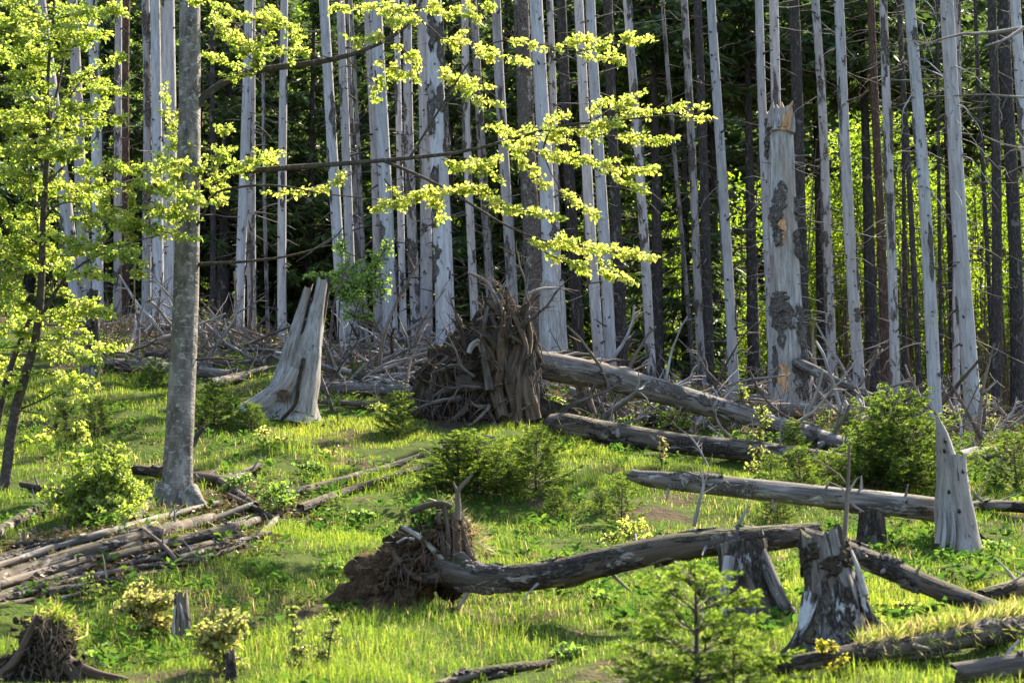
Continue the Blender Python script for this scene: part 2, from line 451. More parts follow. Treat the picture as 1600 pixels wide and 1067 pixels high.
def beech_bark():
    N = NT('beech_bark')
    big = N.noise(N.gcv((6, 6, 2.6)), 1.0, 5, 0.7)
    lent = N.noise(N.gcv((4, 4, 38)), 1.0, 3, 0.6)
    col = N.ramp(big, [(0.34, (0.062, 0.051, 0.044)), (0.5, (0.148, 0.127, 0.113)), (0.63, (0.26, 0.234, 0.215))])
    col = N.mix(N.math('MULTIPLY', N.step(lent, 0.56, 0.68), 0.55), col, (0.08, 0.066, 0.055))
    lich = N.step(N.noise(N.gcv((9, 9, 13)), 1.0, 5, 0.72), 0.545, 0.60)
    col = N.mix(N.math('MULTIPLY', lich, 0.8), col, (0.36, 0.345, 0.325))
    dk = N.step(N.noise(N.gcv((7, 7, 4)), 1.0, 5, 0.7), 0.60, 0.68)
    col = N.mix(N.math('MULTIPLY', dk, 0.75), col, (0.045, 0.036, 0.03))
    ln = N.step(N.noise(N.gcv((2.2, 2.2, 60)), 1.0, 1, 0.4), 0.70, 0.76)
    col = N.mix(N.math('MULTIPLY', ln, 0.5), col, (0.36, 0.35, 0.33))
    return N.surf(col, 0.75, N.bump(N.math('ADD', lent, N.math('ADD', big, lich)), 0.6, 0.02), 0.2)
M['beech'] = beech_bark()
M['limb'] = bark_mat('beech_limb_bark', (0.115, 0.095, 0.08), (0.06, 0.048, 0.04), (14, 14, 20), 0.4)
M['leaf'] = leaf_mat('beech_leaf', [(0.0, (0.10, 0.15, 0.018)), (0.4, (0.185, 0.25, 0.036)), (0.75, (0.31, 0.335, 0.075)), (1.0, (0.43, 0.38, 0.13))], 0.62, 2.1)
M['leaf_green'] = leaf_mat('green_sapling_leaf', [(0.0, (0.08, 0.17, 0.025)), (0.6, (0.16, 0.27, 0.04)), (1.0, (0.27, 0.33, 0.06))], 0.5, 1.9)
M['leaf_red'] = leaf_mat('young_reddish_leaf', [(0.0, (0.11, 0.16, 0.03)), (0.45, (0.24, 0.26, 0.06)), (0.8, (0.36, 0.31, 0.12)), (1.0, (0.42, 0.25, 0.14))], 0.55, 1.8)
M['leaf_far'] = leaf_mat('forest_leaf', [(0.0, (0.05, 0.09, 0.012)), (0.6, (0.12, 0.19, 0.02)), (1.0, (0.22, 0.26, 0.03))], 0.6, (2.2, 2.1, 1.0))
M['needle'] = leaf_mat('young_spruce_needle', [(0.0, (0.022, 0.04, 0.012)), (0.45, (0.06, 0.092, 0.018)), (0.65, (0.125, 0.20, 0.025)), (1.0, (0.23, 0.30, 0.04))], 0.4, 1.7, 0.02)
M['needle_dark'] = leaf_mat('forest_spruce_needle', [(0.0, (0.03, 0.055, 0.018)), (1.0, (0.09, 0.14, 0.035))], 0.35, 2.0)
M['grass'] = leaf_mat('meadow_grass', [(0.0, (0.05, 0.088, 0.014)), (0.35, (0.095, 0.165, 0.02)), (0.62, (0.19, 0.25, 0.03)), (0.8, (0.30, 0.31, 0.05)), (0.88, (0.33, 0.26, 0.12)), (1.0, (0.40, 0.33, 0.19))], 0.5, 1.7, 0.015)
M['weed'] = leaf_mat('weed_leaf', [(0.0, (0.035, 0.085, 0.018)), (0.5, (0.07, 0.145, 0.025)), (1.0, (0.15, 0.22, 0.03))], 0.4, 1.5, 0.0)
M['straw'] = leaf_mat('dry_grass', [(0.0, (0.20, 0.15, 0.085)), (1.0, (0.42, 0.34, 0.21))], 0.35, 1.2)
M['flower'] = leaf_mat('yellow_flower', [(0.0, (0.45, 0.42, 0.02)), (1.0, (0.6, 0.52, 0.03))], 0.45, 1.2)
M['litter'] = leaf_mat('dry_leaf_litter', [(0.0, (0.10, 0.06, 0.035)), (0.6, (0.2, 0.125, 0.07)), (1.0, (0.3, 0.21, 0.13))], 0.2, 1.0)

def soil_mat(name, a, b, c, sc=2.5, moss=0.0):
    N = NT(name)
    geo = N.n('ShaderNodeNewGeometry')
    n1 = N.noise(geo.outputs['Position'], sc, 6, 0.65)
    n2 = N.noise(geo.outputs['Position'], sc * 9, 4, 0.65)
    col = N.ramp(n1, [(0.3, a), (0.5, b), (0.72, c)])
    col = N.mix(N.step(n2, 0.45, 0.7), col, tuple(x * 0.5 for x in a))
    if moss:
        sx = N.n('ShaderNodeSeparateXYZ'); N.l(geo.outputs['Normal'], sx.inputs[0])
        mm = N.math('MULTIPLY', N.step(sx.outputs['Z'], 0.2, 0.8), N.step(n1, 0.4, 0.55))
        col = N.mix(N.math('MULTIPLY', mm, moss), col, (0.08, 0.095, 0.025))
    return N.surf(col, 1.0, N.bump(N.math('ADD', n1, n2), 0.9, 0.05), 0.05)
M['soil'] = soil_mat('dark_root_soil', (0.025, 0.019, 0.015), (0.055, 0.042, 0.033), (0.11, 0.08, 0.058), 3.0, 0.3)
M['soil_red'] = soil_mat('reddish_root_soil', (0.04, 0.025, 0.017), (0.12, 0.073, 0.046), (0.27, 0.17, 0.105), 7.0, 0.3)

def ground_mat():
    N = NT('forest_floor')
    geo = N.n('ShaderNodeNewGeometry'); pos = geo.outputs['Position']
    n1 = N.noise(pos, 0.55, 5, 0.6); n2 = N.noise(pos, 6, 5, 0.65); n3 = N.noise(pos, 30, 3, 0.6)
    grass = N.ramp(n2, [(0.3, (0.035, 0.055, 0.012)), (0.55, (0.06, 0.085, 0.018)), (0.75, (0.11, 0.105, 0.03))])
    bare = N.ramp(n2, [(0.3, (0.04, 0.03, 0.022)), (0.55, (0.085, 0.06, 0.042)), (0.75, (0.15, 0.11, 0.075))])
    col = N.mix(N.step(n1, 0.52, 0.62), grass, bare)
    sx = N.n('ShaderNodeSeparateXYZ'); N.l(pos, sx.inputs[0])
    col = N.mix(N.step(N.math('ADD', sx.outputs['Y'], N.math('MULTIPLY', n1, 6.0)), 40.0, 44.0), col, bare)
    col = N.mix(N.step(sx.outputs['Y'], 72.0, 95.0), col, N.ramp(n1, [(0.3, (0.012, 0.022, 0.008)), (0.6, (0.03, 0.05, 0.014)), (0.8, (0.05, 0.085, 0.018))]))
    return N.surf(col, 1.0, N.bump(N.math('ADD', n2, n3), 0.8, 0.06), 0.05)
M['ground'] = ground_mat()

# ------------------------------------------------------------------ ground: one sheet out to the far slope
def build_ground():
    ys = np.unique(np.round(np.r_[np.arange(-30, 8, 2.0), np.arange(8, 48, 0.22), np.arange(48, 80, 1.0), np.arange(80, 420, 10.0)], 3))
    xs = np.unique(np.round(np.r_[np.arange(-160, -20, 10.0), np.arange(-20, -12, 0.8), np.arange(-12, 12, 0.22), np.arange(12, 20, 0.8), np.arange(20, 161, 10.0)], 3))
    X, Y = np.meshgrid(xs, ys)
    V = np.stack([X, Y, gz(X, Y)], -1).reshape(-1, 3)
    nx = len(xs); i = np.arange(len(ys) - 1)[:, None] * nx; j = np.arange(nx - 1)[None]
    Q = np.stack([i + j, i + j + 1, i + nx + j + 1, i + nx + j], -1).reshape(-1, 4)
    solo('ground', MB().add(V, quads=Q), M['ground'], kind='structure')
build_ground()

# ------------------------------------------------------------------ leaves
def ovate(mb, P, axis, nrm, L, W, tint, fold=0.2):
    """rounder leaves with six corners"""
    P = np.asarray(P, float); n = len(P)
    axis = norm(axis); side = norm(np.cross(nrm, axis)); up = np.cross(axis, side)
    L = np.broadcast_to(np.asarray(L, float), (n,))[:, None]; W = np.broadcast_to(np.asarray(W, float), (n,))[:, None]
    a = P + axis * L * .28; b = P + axis * L * .68; s1 = side * W * .5; s2 = side * W * .40; u = up * W * fold
    V = np.stack([P, a + s1 + u, b + s2 + u, P + axis * L, b - s2 + u, a - s1 + u], 1).reshape(-1, 3)
    k = np.arange(n)[:, None] * 6
    mb.add(V, quads=np.concatenate([k + np.array([[0, 1, 2, 3]]), k + np.array([[0, 3, 4, 5]])], 0), tint=np.repeat(np.broadcast_to(np.asarray(tint, float), (n,)), 6))

def leaves(mb, P, axis, nrm, L, W, tint, fold=0.25):
    """folded diamond leaves, vectorised"""
    P = np.asarray(P, float); n = len(P)
    axis = norm(axis); side = norm(np.cross(nrm, axis)); up = np.cross(axis, side)
    L = np.broadcast_to(np.asarray(L, float), (n,))[:, None]; W = np.broadcast_to(np.asarray(W, float), (n,))[:, None]
    mid = P + axis * L * 0.48 
    V = np.stack([P, mid + side * W * 0.5 + up * W * fold, P + axis * L, mid - side * W * 0.5 + up * W * fold], 1).reshape(-1, 3)
    b = np.arange(n)[:, None] * 4
    T = np.concatenate([b + np.array([[0, 1, 2]]), b + np.array([[0, 2, 3]])], 0)
    mb.add(V, tris=T, tint=np.repeat(np.broadcast_to(np.asarray(tint, float), (n,)), 4))

def rdir(n, rng=RNG):
    v = rng.normal(size=(n, 3)); return norm(v)

# ------------------------------------------------------------------ standing dead spruces
# (bottom px, py), px where the stem meets the top edge, width px, distance, height, surface, what it looks like
DEAD = [
 (128, 545, 62, 21, 42.5, 15, 'dead', 'pale dead trunk furthest out behind the leafy sapling, leaning most', 'l'),
 (137, 520, 111, 19, 43.5, 14, 'dead', 'pale leaning dead trunk seen through the leafy sapling crown', 'l'),
 (155, 515, 143, 18, 42.0, 15, 'dead', 'straight pale dead trunk just behind the short crumbling stump', 'm'),
 (183, 508, 187, 13, 44.0, 14, 'dead_mottled', 'slim pale spotted dead trunk touching a dark reddish one', 'm'),
 (193, 508, 200, 14, 45.0, 15, 'red_bark', 'dark reddish-brown barked trunk beside a slim pale spotted one', 's'),
 (233, 515, 225, 15, 43.0, 15, 'dead_mottled', 'spotted flaking dead trunk, first of three behind the grey beech', 'm'),
 (248, 520, 241, 18, 41.5, 16, 'dead', 'smooth bare silver dead trunk, middle of three behind the grey beech', 'l'),
 (266, 525, 261, 25, 42.5, 16, 'dead', 'thick grey dead trunk half hidden by the living beech', 'l'),
 (373, 510, 389, 16, 42.0, 15, 'dead', 'smooth pale dead trunk crossing close in front of its twin', 'l'),
 (393, 510, 394, 14, 43.5, 14, 'dead_mottled', 'darker twin of the crossing pair of dead trunks', 'm'),
 (442, 500, 443, 14, 43.0, 15, 'dead', 'lone slim pale dead trunk between the crossing pair and the leafy green sapling', 'l'),
 (538, 545, 506, 18, 41.0, 16, 'dead', 'pale leaning dead trunk passing behind the bright green sapling', 'l'),
 (552, 540, 531, 15, 42.5, 15, 'dead', 'narrow pale dead trunk leaning in parallel behind the green sapling', 'l'),
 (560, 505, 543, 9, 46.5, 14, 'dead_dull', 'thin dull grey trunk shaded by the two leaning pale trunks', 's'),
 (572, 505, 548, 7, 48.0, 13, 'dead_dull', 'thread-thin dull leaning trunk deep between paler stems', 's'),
 (592, 530, 575, 14, 43.0, 15, 'dead', 'pale dead trunk tight beside a wider silver one above the sapling', 'l'),
 (610, 545, 589, 22, 40.5, 16, 'dead', 'wide silver dead trunk with long vertical cracks above the brush', 'l'),
 (631, 540, 619, 11, 43.5, 14, 'dead', 'narrow straight dead trunk in the gap of the dense cluster', 'm'),
 (650, 530, 635, 16, 42.2, 15, 'dead_mottled', 'dead trunk with brown bark still clinging low down in the dense cluster', 'm'),
 (665, 548, 661, 19, 41.0, 16, 'dead', 'clean pale dead trunk standing against the thickest dead trunk', 'l'),
 (695, 552, 679, 30, 40.2, 17, 'dead', 'thickest silver dead trunk of the dense cluster with hanging bark flakes', 'l'),
 (741, 510, 726, 13, 42.0, 15, 'dead_mottled', 'slender dead trunk with a dark knot band behind the upturned roots', 'm'),
 (770, 500, 738, 14, 45.5, 14, 'dead_dull', 'purplish-grey trunk in shade just behind the upturned roots', 's'),
 (800, 505, 777, 17, 42.0, 16, 'dead', 'clean pale dead trunk rising straight out of the upturned roots', 'l'),
 (838, 540, 814, 28, 41.0, 16, 'old_bark', 'thick trunk still wearing grey peeling bark above the root mass', 'm'),
 (861, 548, 840, 24, 40.0, 16, 'dead', 'broad bare silver trunk rising behind the jagged pale stump', 'l'),
 (877, 540, 857, 12, 42.0, 15, 'dead_mottled', 'narrow spotted trunk hugging the broad silver one', 'm'),
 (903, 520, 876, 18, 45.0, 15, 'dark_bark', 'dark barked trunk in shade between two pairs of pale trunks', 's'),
 (936, 558, 902, 17, 41.0, 16, 'dead', 'pale leaning trunk, inner one of the close pair by the yellow sprays', 'l'),
 (950, 558, 925, 18, 40.5, 16, 'dead', 'pale leaning trunk, outer one of the close pair by the yellow sprays', 'l'),
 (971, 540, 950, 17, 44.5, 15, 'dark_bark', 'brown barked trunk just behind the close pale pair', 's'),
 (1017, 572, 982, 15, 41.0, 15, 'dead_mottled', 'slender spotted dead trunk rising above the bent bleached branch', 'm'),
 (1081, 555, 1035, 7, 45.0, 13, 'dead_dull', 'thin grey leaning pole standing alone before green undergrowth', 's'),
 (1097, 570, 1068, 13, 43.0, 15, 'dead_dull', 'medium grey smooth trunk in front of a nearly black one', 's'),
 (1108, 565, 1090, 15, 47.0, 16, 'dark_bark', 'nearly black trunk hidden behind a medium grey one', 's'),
 (1145, 600, 1112, 16, 39.5, 16, 'dead', 'isolated smooth pale trunk beside the small jagged stub', 'l'),
 (1206, 600, 1187, 15, 41.5, 16, 'dead', 'pale trunk squeezed behind the broken snag, narrower of two', 'l'),
 (1232, 600, 1208, 17, 42.5, 16, 'dead', 'bare pale trunk rising right out from behind the snag top', 'l'),
 (1262, 590, 1238, 20, 46.0, 16, 'dark_bark', 'dark grey trunk in shadow just beyond the broken snag', 's'),
 (1307, 598, 1271, 15, 40.5, 15, 'dead_mottled', 'mottled thin trunk next past the broken snag', 'm'),
 (1343, 612, 1308, 18, 39.5, 16, 'dead', 'pale trunk studded with short black branch stubs past the snag', 'l'),
 (1382, 600, 1362, 14, 46.0, 15, 'red_bark', 'dark reddish trunk shaded behind a knotty pale one', 's'),
 (1398, 628, 1381, 15, 39.0, 15, 'dead_mottled', 'knotty narrow trunk with many grey bark patches above the young spruce', 'm'),
 (1463, 655, 1424, 20, 37.0, 16, 'dead', 'wide pale trunk directly behind the pointed stump', 'l'),
 (1521, 640, 1479, 25, 38.0, 16, 'dead', 'widest bare trunk of the sunlit thicket with dangling white twigs', 'l'),
 (1500, 630, 1492, 11, 41.0, 15, 'dead_mottled', 'narrow trunk peeping out behind the widest bare trunk', 'm'),
 (1560, 640, 1549, 16, 44.0, 15, 'dark_bark', 'dark straight trunk near the edge of the bright undergrowth', 's'),
 (1589, 640, 1570, 21, 45.0, 15, 'dark_bark', 'thick dark leaning trunk next to the sunlit undergrowth edge', 's'),
 (1632, 640, 1589, 19, 40.0, 16, 'dead', 'pale trunk cut by the picture edge, leaning out of view', 'l'),
 (1438, 640, 1406, 9, 44.0, 13, 'dark_bark', 'thin black stem silhouetted between the knotty and the wide pale trunk', 's'),
 (1552, 620, 1526, 7, 46.0, 12, 'dark_bark', 'thin black stem silhouetted against the brightest green leaves', 's'),
 (1474, 620, 1462, 6, 47.0, 12, 'dark_bark', 'hair-thin black stem between the two widest pale trunks', 's'),
 (1415, 610, 1407, 6, 48.0, 12, 'dark_bark', 'thin dark stem just beside the knotty narrow trunk', 's'),
 (418, 500, 410, 6, 48.0, 12, 'dead_dull', 'spindly shaded stem beside the lone slim pale trunk', 's'),
 (330, 500, 336, 9, 48.0, 13, 'dark_bark', 'dark spindly stem just past the grey beech', 's'),
]
TRUNK_SURF = []
def axis_line(xb, pyb, xt, Y):
    a = at(xb, pyb, Y); b = at(xt, 0.0, Y)
    d = (b - a) / (b[2] - a[2])
    return a, d
def dead_tree(row, idx):
    xb, pyb, xt, w, Y, H, mat, label, tone = row
    rnd = random.Random(idx * 13 + 5)
    a, d = axis_line(xb, pyb, xt, Y)
    g = float(gz(a[0], Y))
    base = a + d * (g - a[2])
    mid = at((xb + xt) / 2, 270, Y)
    rm = w * 0.47 * mpp(mid)
    tz = np.r_[-0.4, 0.0, 0.15, 0.35, 0.7, 1.2, 2.0, np.linspace(3, H, 11)]
    bend = rnd.uniform(-0.05, 0.05)
    pts = np.array([base + d * t + np.array([bend * math.sin(t * 0.5 + idx), 0.12 * math.sin(t * 0.3 + idx), 0]) for t in tz])
    hm = mid[2] - base[2]
    r = rm * (1 - 0.021 * (tz - hm)) * (1 + 0.28 * np.exp(-np.clip(tz, 0, 9) / 0.25))
    r[-1] *= 0.9
    t = thing('standing_dead_tree', label, 'dead tree', base, 'standing dead spruces at the forest edge')
    mb = MB()
    s = tube(mb, pts, r, 16, wob=0.022, wf=1.0, wl=1.0, jag=0.5, seed=idx + 31, cap0=False)
    part('trunk', mb, M[mat], t)
    TRUNK_SURF.append((s, t, rnd, tone))
    sm = MB(); n = {'l': 60, 'm': 85, 's': 40}[tone]
    for k in range(n):
        f = rnd.uniform(0.25, 0.93); th = rnd.uniform(0, 6.283)
        p, nn, tt = surf_at(s, f, th)
        L = rnd.uniform(0.05, 0.15) if rnd.random() < 0.78 else rnd.uniform(0.2, 0.5)
        stub(sm, p, nn + tt * rnd.uniform(-0.6, 0.3), L, rnd.uniform(0.014, 0.030), 5, 0.12, rnd)
    part('branch_stub', sm, M['stub'], t, kind='stuff')
    if tone != 's':
        for k in range(8 if tone == 'm' else 5):
            pm = bark_patch_mb(s, rnd.uniform(0.3, 0.8), rnd.uniform(-2.4, 2.4) , rnd.uniform(0.006, 0.028), rnd.uniform(0.25, 0.8), 0.022, idx * 9 + k)
            part('bark_patch', pm, M['old_bark'], t, smooth=False)
    # thin dead twigs still on the stem
    tm = MB(); n = {'l': 7, 'm': 12, 's': 20}[tone] * (2 if xb > 1240 else 1)
    for k in range(n):
        f = rnd.uniform(0.33, 0.9); th = rnd.uniform(0, 6.283)
        p, nn, tt = surf_at(s, f, th)
        stub(tm, p, nn + tt * rnd.uniform(-0.5, 0.25), rnd.uniform(0.35, 1.5) * (1.25 if tone == 's' else 1), rnd.uniform(0.006, 0.012), 4, 0.32, rnd, seg=5)
    part('twig', tm, M['twig_brown'] if tone == 's' else M['twig'], t, kind='stuff')
    return s, t, rnd
for i, row in enumerate(DEAD):
    s, t, rnd = dead_tree(row, i)
    if 'hanging bark flakes' in row[7]:
        for k, (f, th) in enumerate([(0.50, 1.2), (0.575, 0.9), (0.52, -0.7), (0.44, -0.3), (0.6, -0.2), (0.64, 0.4)]):
            part('bark_patch', bark_patch_mb(s, f, th, 0.025, 0.6, 0.06, 400 + k), M['old_bark'], t, smooth=False)
    if 'dangling white twigs' in row[7] or 'directly behind' in row[7]:
        tm = MB()
        for k in range(9):
            p, nn, tt = surf_at(s, rnd.uniform(0.5, 0.85), rnd.uniform(-1.2, 1.2))
            cur = p.copy(); pts = [cur.copy()]; dd = norm(nn + np.array([0, 0, -0.4]))
            for q in range(7):
                dd = norm(dd + np.array([rnd.uniform(-.35, .35), rnd.uniform(-.3, .1), -0.28])); cur = cur + dd * rnd.uniform(.12, .3); pts.append(cur.copy())
            tube(tm, np.array(pts), np.linspace(0.014, 0.004, len(pts)), 4, cap0=False)
        part('dangling_twig', tm, M['silver'], t, kind='stuff')

# ------------------------------------------------------------------ the dark spruce wood behind
def spruce_meshes(seed, H, crown0, spread, nb, far=False):
    rng = np.random.default_rng(seed)
    tr = MB(); tz = np.linspace(-0.5, H, 9)
    tube(tr, np.stack([tz * 0, tz * 0, tz], -1), np.linspace(0.2, 0.02, 9), 8, cap0=False, seed=seed)
    br = MB(); cr = MB()
    for k in range(nb):
        u = (k + rng.random()) / nb
        z = crown0 + (H - crown0) * u ** 1.1
        az = rng.random() * 6.283
        L = spread * (1 - u) ** 0.75 * (0.7 + 0.5 * rng.random()) + 0.25
        rise = 0.15 - 0.45 * (1 - u)
        m = 6; t = np.linspace(0, 1, m)
        hd = np.array([math.cos(az), math.sin(az), 0])
        pts = np.array([0, 0, z]) + hd * (L * t)[:, None] + np.array([0, 0, 1.0]) * (L * (rise * t + 0.18 * t ** 2.5))[:, None]
        tube(br, pts, np.linspace(0.03, 0.006, m), 4, cap0=False, cap1=False)
        n = int(4 + L * 5) if far else int(8 + L * 17)
        tt = rng.uniform(0.12, 1.0, n)
        P = np.stack([np.interp(tt, t, pts[:, c]) for c in range(3)], -1)
        sd = np.cross(hd, [0, 0, 1.0]) * np.where(rng.random(n) < .5, 1, -1)[:, None]
        ax = norm(hd * 0.7 + sd * rng.uniform(0.3, 1.1, n)[:, None] + np.array([0, 0, -1.0]) * rng.uniform(0.1, 0.9, n)[:, None])
        nr = norm(np.array([0, 0, 1.0]) + rng.normal(size=(n, 3)) * 0.5)
        leaves(cr, P, ax, nr, rng.uniform(0.25, 0.6, n) * (0.55 + 0.5 * (1 - u)) * (1.9 if far else 1), rng.uniform(0.08, 0.17, n) * (2.4 if far else 1), rng.random(n), 0.1)
        if not far: leaves(cr, P, norm(ax + rng.normal(size=(n, 3)) * .5), norm(rng.normal(size=(n, 3))), rng.uniform(0.2, 0.45, n), rng.uniform(0.05, 0.1, n), rng.random(n), 0.1)
    # dead whiskers below the crown
    for k in range(int(crown0 * 9)):
        z = rng.uniform(0.8, crown0 + 1); az = rng.random() * 6.283
        L = rng.uniform(0.4, 1.6); hd = np.array([math.cos(az), math.sin(az), rng.uniform(-.35, .1)])
        pts = np.array([0, 0, z]) + hd * np.linspace(0, L, 4)[:, None] + np.r_[np.zeros((1, 3)), rng.normal(size=(3, 3)) * 0.06]
        tube(br, pts, np.linspace(0.016, 0.005, 4), 3, cap0=False, cap1=False)
    return tr, br, cr
def spruce_tree(seed, H, c0, spread, nb, label):
    t = thing('spruce_tree', label, 'spruce', (0, 0, 0), 'living spruces in the shade behind the dead trunks')
    tr, br, cr = spruce_meshes(seed, H, c0, spread, nb)
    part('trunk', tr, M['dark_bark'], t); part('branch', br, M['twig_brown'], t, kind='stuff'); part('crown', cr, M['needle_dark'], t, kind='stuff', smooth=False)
    return t
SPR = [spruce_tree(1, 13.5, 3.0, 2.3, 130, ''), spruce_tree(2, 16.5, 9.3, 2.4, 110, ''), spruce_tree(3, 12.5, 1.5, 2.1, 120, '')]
SP_LABEL = ['dark living spruce with low drooping boughs in the shade behind the dead trunks', 'tall dark living spruce with a high crown in the shade behind the dead trunks',
            'bushy dark living spruce branched to the ground behind the dead trunks']
srnd = random.Random(4)
spots = []
for px, Y, v in [(-40, 51, 2), (40, 54, 0), (150, 50, 2), (215, 55, 0), (300, 52, 2), (345, 50, 0), (425, 53, 2), (480, 51, 0), (560, 55, 2), (620, 52, 0), (700, 51, 2), (735, 56, 0), (790, 52, 2),
                 (880, 53, 0), (960, 55, 1), (1030, 50.5, 1), (1075, 52, 2), (1120, 54, 1), (1180, 51, 1), (1290, 55, 1), (1368, 52, 1), (1500, 54.5, 1), (1640, 51, 1), (1720, 54, 1),
                 (-120, 55, 0), (-200, 52, 2), (100, 59, 1), (380, 60, 1), (520, 60, 0), (660, 60, 1), (840, 61, 0), (1000, 60, 0), (1760, 52, 0)]:
    spots.append((px, Y, v))
for i, (px, Y, v) in enumerate(spots):
    p = on(px, Y)
    if i < 3:
        v = i
    src = SPR[v]
    first = not src.get('used')
    if first:
        src['used'] = 1; src.location = p; src['label'] = SP_LABEL[v]; src.rotation_euler.z = srnd.uniform(0, 6.28)
    else:
        copy_thing(src, p, srnd.uniform(0, 6.28), srnd.uniform(0.85, 1.1), SP_LABEL[v])
for s in SPR:
    if 'used' in s: del s['used']
for o in COL.objects:
    if 'used' in o: del o['used']

# far wood behind them: reads as one dark mass
def far_forest():
    mb = MB(); rng = np.random.default_rng(77)
    protos = []
    for sd in range(3):
        a = MB(); b = MB(); c = MB()
        tr, br, cr = spruce_meshes(50 + sd, 20, 1.0, 3.4, 90, True)
        protos.append((np.vstack(cr.v)[:, :], np.vstack(cr.t), np.concatenate(cr.ti)))
    for row, Y in enumerate((93, 98, 104, 110, 118)):
        for k in range(26):
            x = (k - 12.5) * 3.6 + rng.uniform(-1.2, 1.2) + (row % 2) * 1.8; y = Y + rng.uniform(-2.5, 2.5)
            V, T, ti = protos[rng.integers(3)]
            sc = rng.uniform(0.9, 1.25); an = rng.random() * 6.283
            ca, sa = math.cos(an), math.sin(an)
            W = np.stack([V[:, 0] * ca - V[:, 1] * sa, V[:, 0] * sa + V[:, 1] * ca, V[:, 2]], -1) * sc * np.array([1.25, 1.25, 1]) + np.array([x, y, float(gz(x, y))])
            mb.add(W, tris=T, tint=ti)
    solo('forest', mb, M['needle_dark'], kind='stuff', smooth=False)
far_forest()

# sunlit broadleaf undergrowth between the trunks: one mass of leaves
def undergrowth():
    rng = np.random.default_rng(5); mb = MB(); tw = MB()
    clumps = []
    for k in range(2600):
        u = rng.random()
        if u < 0.42: px, Y = rng.uniform(1240, 1720), rng.uniform(57, 70)
        elif u < 0.60: px, Y = rng.uniform(960, 1260), rng.uniform(58, 70)
        else: px, Y = rng.uniform(-100, 960), rng.uniform(58, 72)
        top = 520 if px < 940 else (330 if px < 1240 else 90)
        h = rng.uniform(0.12, 1.0)
        p = on(px, Y)
        if px < 940: z = p[2] + h * (4.0 + 9 * (rng.random() < .6))
        elif px < 1240: z = p[2] + h * 8.5
        else: z = p[2] + h * 11.0 * (1 - 0.25 * (px < 1330))
        gate = vnoise(p[0] / 1.7, z / 1.5, Y / 9.0, 88) + 0.5 * vnoise(p[0] / .7, z / .8, Y / 5.0, 89)
        if gate < (-0.32 if px > 1240 else -0.25): continue
        clumps.append((p[0], Y, z, rng.uniform(0.5, 1.2)))
    for (x, y, z, r) in clumps:
        n = int(105 * r)
        d = rdir(n, rng) * (rng.random((n, 1)) ** 0.5) * r * np.array([1.2, 1.0, 0.55])
        P = np.array([x, y, z]) + d
        ax = norm(rdir(n, rng) + np.array([0, 0, -0.3])); nr = norm(rdir(n, rng) * 0.8 + np.array([0, 0, 1.0]))
        L = rng.uniform(0.11, 0.2, n)
        leaves(mb, P, ax, nr, L, L * 0.62, np.clip(rng.normal(0.5, 0.22, n), 0, 1))
        base = np.array([x + rng.normal() * .5, y, float(gz(x, y))])
        if rng.random() < .5:
            tube(tw, curve([base, (base + np.array([x, y, z])) / 2 + rng.normal(size=3) * .25, [x, y, z]], 6), np.linspace(.035, .01, 6), 4, cap0=False)
    for k in range(110):      # thin dark stems and slanting twigs inside the thicket
        px, Y = (rng.uniform(1240, 1650), rng.uniform(55, 60)) if rng.random() < .7 else (rng.uniform(0, 1240), rng.uniform(52, 60))
        p = on(px, Y); hh = rng.uniform(3, 9); ln = rng.normal() * .09
        tube(tw, curve([p, p + np.array([ln * hh * .5 + rng.normal() * .1, 0, hh * .5]), p + np.array([ln * hh, 0, hh])], 6), np.linspace(rng.uniform(.03, .075), .012, 6), 5, cap0=False)
    solo('undergrowth', mb, M['leaf_far'], kind='stuff', smooth=False)
    solo('undergrowth_stem', tw, M['twig_brown'], kind='stuff')
undergrowth()

